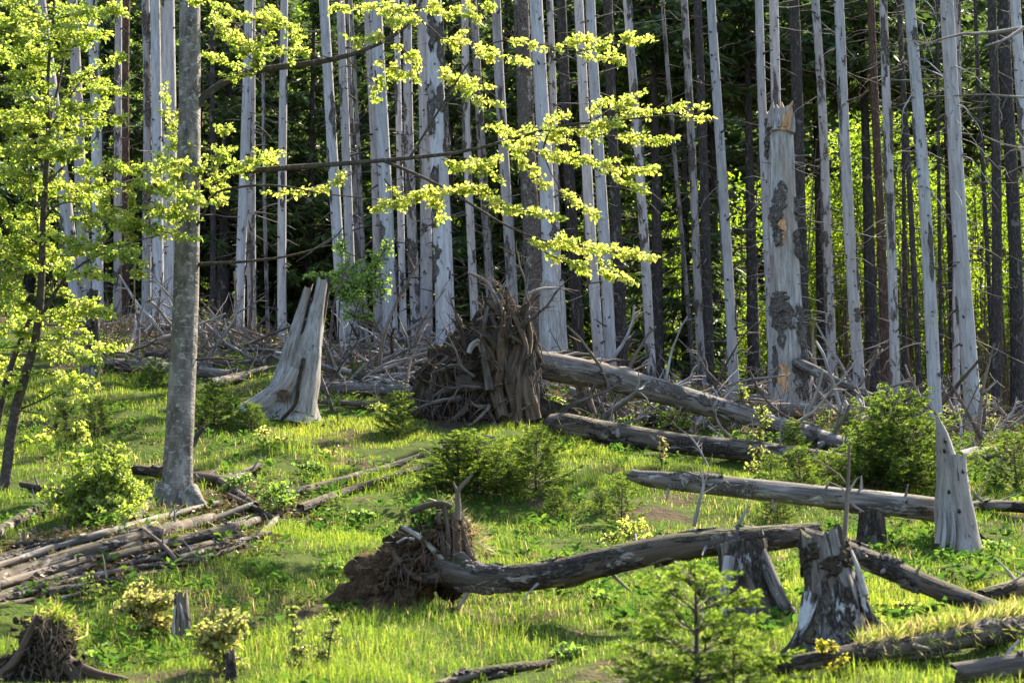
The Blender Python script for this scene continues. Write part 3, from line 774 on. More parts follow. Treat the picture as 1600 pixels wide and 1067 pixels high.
# ------------------------------------------------------------------ logs
def lift(px, py, w, Y=None, dy=0.0):
    """axis point of a log whose lower edge rests on the ground there (or at distance Y)"""
    if Y is None: Y = ground(px, py + w * 0.7)[1] + dy
    return at(px, py, Y)
def log(name, label, cat, rows, mat, group=None, n=12, m=16, wob=0.07, jag=0.05, jag0=0.05, seed=0, stubs=4, stub_l=(0.06, 0.25), patches=2, end_mat=None, taper=None, twigs=0):
    P = np.array([lift(*r) for r in rows]); W = np.array([r[2] * 0.5 * mpp(p) for r, p in zip(rows, P)])
    pts = curve(P, m)
    L0 = np.r_[0, np.cumsum(np.linalg.norm(np.diff(P, axis=0), axis=1))]; L1 = np.r_[0, np.cumsum(np.linalg.norm(np.diff(pts, axis=0), axis=1))]
    r = np.interp(L1 / L1[-1], L0 / L0[-1], W)
    org = pts[len(pts) // 2].copy(); org[2] = float(gz(org[0], org[1]))
    t = thing(name, label, cat, org, group)
    mb = MB()
    s = tube(mb, pts, r, n, wob=wob, wf=1.4, wl=1.2, jag=jag, jag0=jag0, seed=seed, cmi=1)
    part('trunk', mb, [M[mat], M[end_mat or 'rotten']], t)
    rnd = random.Random(seed + 3)
    for k in range(stubs):
        p, nn, tt = surf_at(s, rnd.uniform(0.1, 0.95), rnd.uniform(0, 6.28)); sm = MB()
        L = rnd.uniform(*stub_l)
        stub(sm, p, nn + tt * rnd.uniform(-.3, .6), L, rnd.uniform(0.14, 0.24) * min(0.09, float(r.mean())) + 0.004, 6, 0.12, rnd)
        part('branch_stub', sm, M['twig'], t)
    for k in range(patches):
        pm = bark_patch_mb(s, rnd.uniform(0.12, 0.88), rnd.uniform(0, 6.28), rnd.uniform(0.03, 0.09), rnd.uniform(0.4, 0.9), 0.018, seed * 11 + k)
        part('bark_patch', pm, M['old_bark'], t, smooth=False)
    if twigs:
        tm = MB()
        for k in range(twigs):
            p, nn, tt = surf_at(s, rnd.uniform(0.1, 0.95), rnd.uniform(0, 6.28))
            stub(tm, p, nn + tt * rnd.uniform(-.6, .8) + np.array([0, 0, .3]), rnd.uniform(.3, .9), rnd.uniform(.007, .013), 4, .3, rnd, seg=4)
        part('twig', tm, M['twig'], t, kind='stuff')
    return s, t

G_PILE = 'long weathered poles in the pile below the grey beech'
log('fallen_log', 'topmost pale pole of the log pile, resting its thin end below the beech', 'log', [(-70, 903, 14), (0, 883, 13), (96, 852, 13), (178, 828, 12), (255, 807, 11), (339, 786, 9)], 'log', G_PILE, seed=201, wob=.05)
log('fallen_log', 'thickest pole of the pile, dark and lying under the pale topmost one', 'log', [(-70, 930, 28), (0, 906, 27), (112, 868, 25), (223, 838, 22), (330, 809, 17)], 'log_dark', G_PILE, seed=202, wob=.05)
log('fallen_log', 'crooked short pole in the middle of the pile with a tapering grey tip', 'log', [(-60, 948, 14), (32, 920, 14), (80, 905, 13), (127, 889, 12), (204, 862, 9)], 'log_dark', G_PILE, seed=203, wob=.07)
log('fallen_log', 'thick brown decaying pole at the uphill side of the pile near the forked branch', 'log', [(160, 874, 15), (204, 864, 18), (287, 845, 20), (366, 824, 17), (402, 812, 12)], 'log_dark', G_PILE, seed=204, wob=.08)
log('fallen_log', 'long thin wavy grey pole near the grassy lower side of the pile', 'log', [(-60, 948, 10), (0, 936, 10), (96, 911, 10), (178, 893, 10), (287, 879, 10), (330, 868, 9), (378, 853, 7)], 'log_dark', G_PILE, seed=205, wob=.08)
log('fallen_log', 'dark squat pole tucked between two thin wavy poles of the pile', 'log', [(30, 928, 12), (96, 920, 12), (190, 905, 12), (260, 893, 9)], 'log_dark', G_PILE, seed=206, wob=.08)
log('fallen_log', 'thinnest bent pole lying in the grass just outside the pile', 'log', [(95, 934, 6), (175, 916, 7), (220, 909, 6), (268, 901, 5)], 'log_dark', G_PILE, seed=207, wob=.06, patches=0)
log('fallen_log', 'short bowed pole at the lowest corner of the pile', 'log', [(-60, 962, 9), (0, 946, 9), (48, 937, 8)], 'log_dark', G_PILE, seed=208, patches=0)
log('fallen_log', 'mossy snapped log lying behind the foot of the grey beech', 'log', [(183, 742, 12), (204, 734, 16), (249, 738, 18), (306, 745, 17), (350, 749, 14), (382, 744, 12)], 'log_dark', None, seed=209, wob=.1, jag=.12, jag0=.15)
log('fallen_log', 'dark crooked log end raised out of the grass uphill of the beech foot', 'log', [(345, 752, 9), (372, 742, 12), (402, 730, 13)], 'log_dark', None, seed=210, wob=.12, jag=.1)
log('fallen_log', 'dark slanting log pointing downhill close beside the beech foot', 'log', [(339, 748, 12), (366, 766, 12), (398, 789, 10)], 'log_dark', None, seed=211, wob=.1)
log('fallen_log', 'slender dark crooked log running downhill toward the brown debris', 'log', [(358, 774, 8), (400, 795, 9), (442, 816, 7)], 'log_dark', None, seed=212, wob=.1, patches=0)
log('fallen_log', 'dark straight log sloping down beside the yellow-green bush', 'log', [(-10, 836, 19), (45, 802, 18), (98, 770, 16)], 'log_dark', None, seed=213, wob=.05)
log('fallen_log', 'small mossy log lying level under the leafy sapling stems', 'log', [(36, 757, 10), (64, 762, 12), (94, 768, 12)], 'log_dark', None, seed=214, wob=.1)
log('fallen_log', 'stubby brown log just above the pile, half sunk in grass', 'log', [(17, 853, 10), (45, 849, 11), (75, 845, 9)], 'log_dark', None, seed=215, wob=.1)
log('fallen_log', 'dark rough stick of wood leaning at the beech foot on the bush side', 'log', [(208, 812, 12), (226, 793, 12), (242, 775, 10)], 'log_dark', None, seed=216, wob=.12)
log('fallen_log', 'longer of two grey logs lying on the open grass, upper one', 'log', [(440, 774, 15), (500, 760, 15), (551, 746, 14), (620, 725, 10), (692, 700, 7)], 'log_dark', 'two grey logs on the open grass', seed=217, wob=.06, stubs=3)
log('fallen_log', 'lower of two grey logs lying on the open grass, paler and shorter', 'log', [(472, 794, 16), (510, 779, 15), (546, 766, 13), (620, 742, 10), (692, 720, 8)], 'log_dark', 'two grey logs on the open grass', seed=218, wob=.06, stubs=3)

# the big fallen trunk that is still joined to the upturned roots
BIGY = 33.6
s_big, t_big = log('fallen_log', 'big grey fallen trunk propped off the ground, reaching down from the tall upturned roots', 'log',
    [(815, 566, 46, BIGY), (860, 573, 44, BIGY), (942, 588, 42, BIGY), (1060, 620, 36, 33.3), (1150, 645, 31, 33.0), (1237, 669, 25), (1336, 698, 19)], 'log', None, n=22, m=40, wob=.075, jag=.1, seed=221, stubs=16, patches=5, twigs=6)
for k in range(7):      # torn slivers on its upper side near the roots
    f = 0.05 + 0.028 * k; th = -0.5 + 0.25 * (k % 3)
    p, nn, tt = surf_at(s_big, f, th); mb = MB()
    d = norm(tt * 0.9 + nn * (0.18 + 0.1 * (k % 2)))
    q = np.array([p - nn * .02, p + d * .18 + nn * .03, p + d * (.38 + .06 * (k % 3))])
    tube(mb, q, [0.035, 0.028, 0.006], 5, wob=.3, seed=k)
    part('splinter', mb, M['log_dark'] if k % 2 else M['silver'], t_big)
log('fallen_log', 'mossy half-decayed log on the ground below the big propped trunk', 'log',
    [(868, 661, 30), (890, 664, 36), (960, 678, 36), (1050, 692, 35), (1136, 701, 34), (1237, 711, 29), (1305, 719, 26), (1385, 726, 20)], 'log_dark', None, n=16, m=28, wob=.08, jag0=.25, seed=222, stubs=9, patches=6, stub_l=(.1, .5), twigs=5)
log('fallen_log', 'pale smooth log lying level in front of the broken snag', 'log', [(1205, 640, 23), (1260, 642, 24), (1300, 643, 23), (1372, 648, 21)], 'log', None, seed=223, wob=.04, stubs=5)
s_e, t_e = log('fallen_log', 'broken pole with a dark hollow end leaning against the snag', 'log', [(1246, 567, 16, 37.2), (1275, 580, 17, 37.0), (1310, 597, 13, 36.8), (1362, 619, 10, 36.4)], 'log', None, seed=224, wob=.07, jag0=.08, end_mat='soil')
log('fallen_log', 'pale log lying level beyond the pointed stump', 'log', [(1425, 653, 16), (1480, 664, 18), (1535, 673, 17), (1592, 683, 15)], 'log', None, seed=225, wob=.05, stubs=5)
log('fallen_log', 'short crumbling log chunk on the ground past the pointed stump', 'log', [(1503, 713, 18), (1525, 709, 23), (1550, 707, 19)], 'log', None, seed=226, wob=.12, jag=.1, jag0=.1)
log('fallen_log', 'long round log held off the slope, its end butting on the pointed stump', 'log',
    [(996, 744, 19, 22.9), (1012, 747, 26, 22.8), (1100, 756, 31, 22.5), (1230, 770, 33, 22.4), (1350, 783, 36, 22.3), (1482, 798, 37, 22.3)], 'log', None, n=20, m=34, wob=.07, jag0=.14, seed=227, stubs=14, patches=9, stub_l=(.08, .22))
s_k, t_k = log('uprooted_trunk', 'bent dark trunk growing from the small root plate over the hollow stump', 'log',
    [(668, 880, 50, 17.9), (705, 893, 50, 17.7), (760, 904, 44, 17.5), (850, 899, 43, 17.3), (950, 878, 44, 17.0), (1050, 856, 42, 16.8), (1130, 846, 42, 16.7), (1200, 840, 42, 16.7), (1264, 833, 34, 16.8)], 'log_dark', None, n=22, m=46, wob=.11, jag=.18, seed=228, stubs=12, patches=8, end_mat='soil')
log('fallen_log', 'mottled log sloping down from behind the black-topped stump to the grass', 'log',
    [(1258, 842, 38, 16.5), (1300, 853, 36, 16.5), (1340, 868, 35, 16.4), (1400, 893, 34, 16.2), (1480, 926, 32, 15.9), (1558, 953, 27, 15.7)], 'log_dark', None, n=18, m=30, wob=.09, seed=229, stubs=8, patches=7, jag=.08)
s_rot, t_rot = log('fallen_log', 'rotten dark log overgrown with turf at the lower corner below the black-topped stump', 'log',
    [(1222, 1040, 26), (1310, 1026, 32), (1420, 1008, 36), (1540, 988, 42), (1680, 968, 46)], 'rotten', None, n=16, m=24, wob=.12, jag0=.15, seed=230, stubs=5, patches=3)
def turf_on(s, t, n, f0, f1, seed):
    rng = np.random.default_rng(seed); gm = MB(); P = []; A = []
    for i in range(n):
        f = f0 + (f1 - f0) * rng.random() ** .8
        if vnoise(f * 9, seed, 0, seed) < -.15: continue
        q = s['p'][int(f * (len(s['p']) - 1))]; r = s['r'][int(f * (len(s['p']) - 1))]
        a = rng.normal(0, .75); P.append(q + np.array([0, -math.sin(a) * r, math.cos(a) * r]) + rng.normal(size=3) * .02)
        A.append([rng.normal(0, .5), -math.sin(a) * .6 + rng.normal(0, .4), (.8 if abs(a) < .9 else -.6) + rng.normal(0, .3)])
    m = len(P); leaves(gm, np.array(P), norm(np.array(A)), rdir(m, rng), rng.uniform(.05, .17, m), rng.uniform(.005, .010, m), np.where(rng.random(m) < .55, rng.uniform(.8, 1, m), rng.uniform(.1, .6, m)))
    part('turf', gm, M['grass'], t, kind='stuff')
turf_on(s_rot, t_rot, 3600, .18, 1.0, 3)
log('fallen_log', 'smooth brown log section tucked under the turf-grown rotten log', 'log', [(1506, 1050, 34), (1570, 1042, 38), (1680, 1030, 40)], 'log_dark', None, n=14, seed=231, wob=.05, jag0=.08)
log('fallen_log', 'reddish-brown flat piece of wood at the bottom of the slope', 'log', [(695, 1066, 14), (740, 1052, 18), (800, 1043, 17), (856, 1036, 12)], 'rotten', None, seed=232, wob=.14, jag=.12, jag0=.12, stubs=2)
log('fallen_log', 'dark bark slab lying just under the blurred young spruce', 'log', [(940, 1074, 12), (985, 1066, 13), (1030, 1068, 10)], 'rotten', None, seed=240, wob=.14, jag=.1, jag0=.1, stubs=1)
log('fallen_log', 'grey log with a rusty rotten underside at the top of the grassy bank', 'log', [(160, 567, 20), (205, 572, 21), (270, 576, 20), (320, 582, 18), (355, 586, 17)], 'log', None, seed=233, wob=.06)
log('fallen_log', 'mossy barked log slanting down from the crumbling stump', 'log', [(152, 512, 17, 39.8), (190, 526, 17, 39.4), (228, 545, 15, 39.0)], 'log_dark', None, seed=234, wob=.07)
log('fallen_log', 'pale log half hidden in brush beside the silvery split stump', 'log', [(495, 604, 18), (550, 607, 21), (600, 609, 21), (655, 615, 20)], 'log', None, seed=235, wob=.05)
log('fallen_log', 'split dark log section in the brush above the pale half-hidden log', 'log', [(532, 556, 13, 39), (575, 556, 15, 38.8), (620, 560, 15, 38.6)], 'log_dark', None, seed=236, wob=.12, jag=.12)
log('fallen_log', 'thin reddish pole lying along the grass edge by the silvery split stump', 'log', [(488, 627, 7), (545, 630, 9), (608, 636, 7)], 'log_dark', None, seed=237, wob=.08, patches=0)
log('fallen_log', 'leaning short post wedged under the big propped trunk', 'post', [(922, 648, 22, 34.6), (914, 622, 22, 34.5), (908, 600, 20, 34.4)], 'log', None, seed=238, wob=.05, stubs=1)
log('fallen_log', 'thin bowed branch arching over the two bushy young spruces', 'branch', [(690, 688, 6), (720, 681, 6), (748, 679, 6), (775, 686, 6), (803, 697, 5)], 'log', None, seed=239, wob=.06, patches=0, stubs=2)

for i, (lb, rows, mt) in enumerate([
    ('old dark pole buried lowest between the thickest pole and the crooked short one', [(-60, 928, 16), (40, 902, 16), (130, 876, 14), (215, 850, 11)], 'rotten'),
    ('brown pole squeezed beside the thick decaying one near the forked branch', [(190, 884, 13), (280, 862, 13), (372, 838, 10)], 'rotten'),
    ('dark pole hidden under the topmost pale one', [(-60, 888, 15), (40, 862, 15), (150, 838, 13), (250, 818, 10)], 'log_dark'),
    ('thin brown pole continuing from the pile up toward the two grey logs', [(300, 842, 10), (390, 812, 10), (480, 786, 8)], 'log_dark'),
    ('second thin pole linking the pile with the two grey logs, lying nearer the beech', [(330, 812, 9), (400, 786, 9), (475, 766, 7)], 'log'),
    ('crooked dark pole lying crosswise over the debris past the pile', [(400, 842, 9), (430, 812, 10), (446, 778, 8)], 'log_dark'),
    ('split brown pole whose end sinks into the debris past the pile', [(280, 872, 11), (350, 852, 11), (420, 832, 8)], 'log_dark')]):
    log('fallen_log', lb, 'log', rows, mt, G_PILE, seed=260 + i, wob=.08)
for i, (lb, rows, mt) in enumerate([
    ('grey log lying in the brush straight behind the grey beech', [(236, 548, 13), (300, 560, 15), (352, 566, 13)], 'log'),
    ('slanting log in the brush just uphill of the silvery split stump', [(330, 598, 14), (370, 590, 14), (412, 578, 11)], 'log'),
    ('dark log crossing the brush under the claw-shaped branch', [(350, 540, 12), (400, 545, 13), (455, 540, 11)], 'log_dark'),
    ('pale short log in the brush between green sapling and root mass', [(600, 575, 12), (640, 568, 13), (672, 556, 11)], 'log'),
    ('broken grey log jutting from the brush above the big propped trunk', [(945, 585, 11), (990, 566, 12), (1040, 556, 9)], 'log'),
    ('weathered log lying behind the thin end of the big propped trunk', [(1070, 612, 12), (1130, 606, 13), (1200, 612, 11)], 'log'),
    ('decayed log in the shade between the big propped trunk and the mossy log', [(960, 645, 14), (1030, 656, 15), (1090, 664, 12)], 'log_dark'),
    ('pale log under the leaning pole with the hollow end', [(1265, 618, 12), (1320, 622, 13), (1390, 630, 11)], 'log'),
    ('grey log peeking out above the largest young spruce', [(1370, 668, 15), (1420, 672, 16), (1460, 678, 13)], 'log'),
    ('slanting grey log at the picture edge above the pale level log', [(1520, 655, 11), (1570, 642, 12), (1640, 630, 10)], 'log'),
    ('mottled log at the end of the mossy log, half covered by spruces', [(1290, 735, 15), (1340, 738, 16), (1390, 744, 13)], 'log_dark'),
    ('turf-covered dark log at the picture edge above the rotten one', [(1540, 930, 24), (1590, 918, 28), (1680, 905, 30)], 'rotten'),
    ('grey log lying crosswise in the brush above the propped trunk middle', [(1010, 600, 13), (1075, 590, 15), (1150, 596, 14), (1195, 606, 11)], 'log'),
    ('pale log slanting down toward the mossy log from the root mass', [(895, 612, 14), (945, 632, 15), (1010, 655, 13)], 'log'),
    ('dark crossed log leaning over the pale smooth log', [(1225, 612, 13), (1275, 634, 14), (1330, 662, 11)], 'log_dark'),
    ('pale log running behind the largest young spruce', [(1330, 655, 15), (1400, 650, 16), (1470, 640, 13)], 'log'),
    ('long grey log behind the sticks past the pointed stump', [(1480, 640, 14), (1545, 650, 15), (1650, 655, 15)], 'log'),
    ('rotting log low in the brush between the snag and the mossy log', [(1190, 672, 13), (1250, 684, 15), (1330, 690, 13)], 'log_dark'),
    ('broad grey log behind the root mass on the stump side', [(560, 590, 13), (620, 592, 16), (690, 600, 16)], 'log'),
    ('grey log across the brush below the three trunks behind the beech', [(190, 555, 12), (250, 566, 14), (330, 572, 13)], 'log'),
    ('dark log just behind the pointed stump at the picture edge', [(1500, 792, 16), (1560, 790, 18), (1660, 796, 18)], 'rotten')]):
    log('fallen_log', lb, 'log', rows, mt, None, seed=280 + i, wob=.1, jag=.1, jag0=.1, stubs=5, stub_l=(.1, .4), twigs=4)

# ------------------------------------------------------------------ stumps
def flare(h, amp, lobes, seed):
    def f(S, TH):
        l = 0.5 + 0.5 * np.cos(lobes * TH + seed) + 0.35 * np.cos((lobes + 2) * TH + seed * 2.3)
        g = 0.05 * np.cos(7 * TH + seed * 3 + S * 1.7) + 0.03 * np.cos(13 * TH + seed - S * 2.5)
        return 1 + np.exp(-np.clip(S, 0, 99) / h) * amp * (0.35 + l) + g * (0.6 + 0.4 * np.exp(-S / h))
    return f
def stump(name, label, cat, rows, mat, fl, jag, seed, n=30, m=14, top_mat='rotten', group=None, wob=.05, cmi=1):
    """rows: axis points (px, py, width px) from the ground up"""
    g = ground(rows[0][0], rows[0][1]); Y = g[1]
    P = np.array([at(r[0], r[1], Y) for r in rows]); P[0, 2] = min(P[0, 2], g[2]) - 0.12
    W = np.array([r[2] * .5 * mpp(p) for r, p in zip(rows, P)])
    pts = curve(P, m); L0 = np.r_[0, np.cumsum(np.linalg.norm(np.diff(P, axis=0), axis=1))]; L1 = np.r_[0, np.cumsum(np.linalg.norm(np.diff(pts, axis=0), axis=1))]
    r = np.interp(L1 / L1[-1], L0 / L0[-1], W)
    t = thing(name, label, cat, g, group)
    mb = MB()
    s = tube(mb, pts, r, n, rf=flare(*fl), wob=wob, wf=2.2, wl=1.6, jag=jag, seed=seed, cap0=False, cmi=cmi)
    part('trunk', mb, [M[mat], M[top_mat]], t)
    return s, t, g
def root_arm(t, pts, r0, r1, mat, name='root', seed=0, n=8):
    mb = MB(); p = curve(np.array(pts), 10)
    tube(mb, p, np.linspace(r0, r1, 10), n, wob=.14, seed=seed)
    return part(name, mb, M[mat], t)

# black-topped stump in front
s, t, g = stump('tree_stump', 'big foreground stump with a charred black top and spreading roots', 'stump', [(1308, 1012, 96), (1307, 980, 92), (1302, 930, 86), (1292, 880, 74), (1286, 846, 64)], 'stump', (0.16, 0.5, 3, 0.7), 0.10, 51, n=40, m=18)
for k in range(9):
    f = 0.78 + 0.05 * (k % 4); part('charred_bark', bark_patch_mb(s, f, -2.6 + k * .65, 0.085, 0.42, 0.025, 60 + k), M['soil'], t, smooth=False)
for k in range(10):
    part('bark_patch', bark_patch_mb(s, 0.25 + 0.06 * (k % 5), -2.4 + k * .5, 0.10, 0.22, 0.02, 160 + k), M['old_bark'] if k % 3 else M['silver'], t, smooth=False)
Y = g[1]
root_arm(t, [at(1340, 900, Y - .05), at(1352, 950, Y - .15), at(1380, 985, Y - .2), at(1420, 1006, Y - .15)], .05, .03, 'stump', seed=1)
root_arm(t, [at(1268, 930, Y - .15), at(1256, 980, Y - .25), at(1236, 1012, Y - .3), at(1215, 1028, Y - .3)], .07, .03, 'stump', seed=2)
root_arm(t, [at(1330, 860, Y - .1), at(1341, 890, Y - .2), at(1352, 930, Y - .25)], .012, .03, 'silver', 'splinter', seed=3)
root_arm(t, [at(1270, 985, Y - .3), at(1262, 1000, Y - .35), at(1290, 1004, Y - .42)], .035, .02, 'soil', seed=4)
# hollow stump under the bent trunk
s, t, g = stump('tree_stump', 'hollow weathered stump carrying the bent dark trunk', 'stump', [(1178, 968, 84), (1170, 930, 84), (1164, 890, 80), (1160, 852, 78)], 'stump', (0.2, 0.45, 4, 2.0), 0.05, 52, n=36)
Y = g[1]
root_arm(t, [at(1188, 862, Y - .1), at(1205, 900, Y - .2), at(1222, 940, Y - .25), at(1245, 968, Y - .2)], .06, .05, 'stump', seed=5)
root_arm(t, [at(1140, 870, Y - .2), at(1132, 920, Y - .25), at(1128, 970, Y - .3)], .05, .04, 'silver', seed=6)
root_arm(t, [at(1165, 875, Y - .28), at(1175, 925, Y - .3), at(1178, 972, Y - .35)], .03, .03, 'rotten', seed=7)
root_arm(t, [at(1065, 895, Y - .1), at(1092, 920, Y - .2), at(1120, 950, Y - .2)], .03, .06, 'rotten', seed=8)
# pointed stump
s, t, g = stump('tree_stump', 'tall grey stump ending in a sharp needle point with a hollow side lobe', 'stump', [(1490, 846, 60), (1487, 800, 52), (1483, 750, 41), (1477, 705, 27), (1470, 672, 17), (1465, 654, 5)], 'silver', (0.12, 0.18, 3, 0.3), 0.05, 53, n=32, m=26, wob=.15)
Y = g[1]
mb = MB(); tube(mb, curve([at(1514, 872, Y - .25), at(1509, 820, Y - .16), at(1501, 760, Y - .1), at(1499, 722, Y - .08)], 10), [.15, .13, .11, .08], 16, rf=flare(.15, .3, 2, 1), wob=.2, jag=.08, seed=9); part('side_lobe', mb, M['silver'], t)
for k, (a, b) in enumerate([((1474, 800), (1472, 858)), ((1488, 800), (1487, 862)), ((1466, 780), (1464, 850))]):
    root_arm(t, [at(*a, Y - .22), at((a[0] + b[0]) / 2 + 2, (a[1] + b[1]) / 2, Y - .3), at(*b, Y - .36)], .02, .035, 'silver', seed=11 + k)
root_arm(t, [at(1512, 800, Y - .1), at(1524, 830, Y - .1), at(1545, 850, Y)], .05, .03, 'rotten', seed=14)
mb = MB()
for k, (a, b) in enumerate([(1477, 690), (1476, 706), (1505, 738), (1483, 770), (1499, 800)]):
    p = at(a, b, Y - .24 if b > 720 else Y - .14); tube(mb, [p, p + [0.003, 0.03, 0.03]], [.018, .016], 7)
part('knot_hole', mb, M['soil'], t, kind='stuff')
# silvery split stump with the curved foot
s, t, g = stump('tree_stump', 'silvery split stump with a curving polished foot and upright torn slabs', 'stump', [(450, 652, 84), (455, 628, 78), (461, 600, 68), (467, 565, 58), (474, 535, 46)], 'silver', (0.2, 0.25, 2, 2.6), 0.3, 54, n=34, m=20, top_mat='root', wob=.1)
Y = g[1]
for k, (pl, r0, r1, mt) in enumerate([
    ([(446, 610), (454, 555), (466, 505), (477, 465)], .22, .085, 'silver'),
    ([(472, 590), (480, 535), (486, 488)], .15, .05, 'log'),
    ([(468, 648), (477, 600), (487, 545), (495, 492), (502, 452)], .36, .12, 'silver'),
    ([(499, 520), (508, 480), (512, 455)], .07, .03, 'log_dark'),
    ([(462, 560), (464, 530), (466, 505)], .05, .015, 'silver')]):
    mb = MB(); p = curve([at(a, b, Y - .12 + .05 * k) for a, b in pl], 12)
    tube(mb, p, np.linspace(r0, r1, 12), 12, rf=lambda S, TH: 1 + .3 * np.cos(2 * TH) + .08 * np.cos(7 * TH + S * 2), wob=.14, wl=3, jag=.22, seed=70 + k, cmi=1); part('torn_slab', mb, [M[mt], M['root']], t)
root_arm(t, [at(462, 585, Y - .12), at(444, 615, Y - .2), at(416, 632, Y - .15), at(384, 648, Y - .02)], .30, .19, 'silver', 'curved_foot', 21, 16)
root_arm(t, [at(474, 560, Y - .36), at(466, 600, Y - .45), at(462, 630, Y - .52), at(440, 656, Y - .5)], .03, .03, 'soil', 'deep_crack', 22)
mb = MB(); p = at(443, 618, Y - .53); tube(mb, [p, p + [0, .08, .02]], [.11, .09], 10, wob=.1); part('knot_hole', mb, M['root'], t)
# jagged pale stump over the roots
s, t, g = stump('tree_stump', 'short jagged pale stump standing just behind the upturned roots', 'stump', [(866, 600, 48), (866, 560, 46), (864, 500, 42), (862, 452, 38)], 'silver', (.2, .15, 3, 1), 0.14, 55, n=34)
# small jagged stub
stump('tree_stump', 'small jagged stub at the foot of the isolated pale trunk', 'stump', [(1127, 612, 34), (1124, 570, 30), (1121, 535, 26)], 'silver', (.2, .2, 3, 2), 0.16, 56, n=22)
# crumbling stump, far side
s, t, g = stump('tree_stump', 'crumbling stump with a lichen knob beside the leafy sapling crown', 'stump', [(143, 590, 34), (143, 540, 26), (143, 495, 24), (145, 462, 20)], 'stump', (.2, .3, 3, .5), 0.12, 57, n=22)
for k in range(4): part('bark_patch', bark_patch_mb(s, .55 + .12 * k, -.6 + .5 * k, .08, .6, .05, 270 + k), M['old_bark'], t, smooth=False)
# small dark split stump
s, t, g = stump('tree_stump', 'small dark split stump with two white slivers between the reddish saplings', 'stump', [(285, 1012, 30), (285, 985, 26), (284, 955, 24), (283, 940, 20)], 'rotten', (.1, .4, 3, 1.2), 0.09, 58, n=20)
Y = g[1]
root_arm(t, [at(274, 945, Y - .13), at(271, 975, Y - .16), at(272, 1012, Y - .17)], .008, .016, 'silver', 'splinter', 31, 5)
root_arm(t, [at(281, 942, Y - .12), at(284, 952, Y - .14), at(287, 968, Y - .14)], .006, .012, 'silver', 'splinter', 32, 5)
stump('tree_stump', 'thin dark post-like stump at the lower edge near the reddish saplings', 'stump', [(362, 1068, 22), (361, 1045, 18), (360, 1025, 14)], 'rotten', (.08, .4, 3, .2), 0.07, 59, n=16)
stump('tree_stump', 'low brown rotting stump in the shade under the long round log', 'stump', [(1362, 855, 50), (1362, 830, 44), (1362, 806, 38)], 'rotten', (.1, .4, 3, .9), 0.06, 62, n=20)

# ------------------------------------------------------------------ the broken snag
def snag():
    Y = 37.6
    ax = [(1234, 640), (1232, 560), (1228, 470), (1224, 380), (1221, 290), (1219, 215), (1218, 188)]
    W = [62, 54, 49, 46, 44, 42, 42]
    P = np.array([at(a, b, Y) for a, b in ax]); P[0, 2] = float(gz(P[0, 0], Y)) - .2
    Wm = np.array([w * .5 * mpp(p) for w, p in zip(W, P)])
    pts = curve(P, 22); L0 = np.r_[0, np.cumsum(np.linalg.norm(np.diff(P, axis=0), axis=1))]; L1 = np.r_[0, np.cumsum(np.linalg.norm(np.diff(pts, axis=0), axis=1))]
    r = np.interp(L1 / L1[-1], L0 / L0[-1], Wm)
    t = thing('broken_snag', 'thick broken-off dead trunk with an orange splintered top and dark bark patches', 'dead tree', (pts[0][0], Y, float(gz(pts[0][0], Y))))
    mb = MB(); s = tube(mb, pts, r, 30, wob=.03, wf=2, wl=.8, jag=.2, seed=333, cap0=False, cmi=1); part('trunk', mb, [M['silver'], M['fresh']], t)
    # find the camera side angle
    ths = np.linspace(0, 6.283, 73); thc = min(ths, key=lambda a: surf_at(s, .5, a)[1][1])
    i0, i1 = pts[0][2], pts[-1][2]
    def fr(py): return float(np.clip((at(1225, py, Y)[2] - i0) / (i1 - i0), 0, 1))
    sgn = 1 if surf_at(s, .5, thc + .3)[1][0] > 0 else -1
    for k, (py, off, hf, wth) in enumerate([(210, -1.2, .05, .3), (235, -1.3, .04, .25), (325, -.35, .05, .5), (310, -.1, .045, .35), (345, -.7, .04, .35), (330, 1.1, .04, .3), (375, -.5, .03, .4), (385, .8, .045, .3), (395, 1.2, .03, .3),
        (475, -.6, .035, .7), (490, -.9, .05, .45), (500, 0, .04, .6), (505, .7, .05, .4), (520, -.5, .06, .3), (530, .85, .08, .35), (560, 1.1, .07, .35), (595, .4, .05, .4), (605, .8, .05, .4), (575, -.95, .06, .2)]):
        part('bark_patch', bark_patch_mb(s, fr(py), thc + sgn * off, hf, wth, .05, 500 + k, 11, 8), M['old_bark'], t, smooth=False)
    for k, (py, off, hf, wth) in enumerate([(362, -.15, .045, .28), (470, -.75, .02, .3), (595, -.45, .05, .4)]):
        part('bare_patch', bark_patch_mb(s, fr(py), thc + sgn * off, hf, wth, .022, 530 + k), M['fresh'], t, smooth=False)
    for k, (a, b, c) in enumerate([((1222, 205), (1224, 180), (1221, 160)), ((1225, 200), (1230, 178), (1239, 158)), ((1229, 205), (1233, 185), (1236, 174)), ((1218, 200), (1216, 176), (1213, 164)), ((1204, 200), (1206, 176), (1208, 158)), ((1236, 208), (1238, 190), (1240, 178)), ((1211, 205), (1211, 182), (1212, 166))]):
        mb = MB(); tube(mb, curve([at(*a, Y - .24), at(*b, Y - .2), at(*c, Y - .14)], 6), [.085, .075, .055, .012], 6, wob=.25, seed=k)
        part('splinter', mb, M['fresh'] if k < 3 else M['silver'], t)
    rnd = random.Random(3)
    for k in range(34):
        right = k % 3 > 0
        py = rnd.uniform(220, 590); p, nn, tt = surf_at(s, fr(py), thc + sgn * (rnd.uniform(.8, 1.9) if right else -rnd.uniform(1.0, 1.8)))
        mb = MB(); stub(mb, p, nn + np.array([0, -.2, rnd.uniform(-.3, .25)]), rnd.uniform(.15, .75), .012, 5, .25, rnd, seg=5); part('twig', mb, M['twig'], t)
snag()

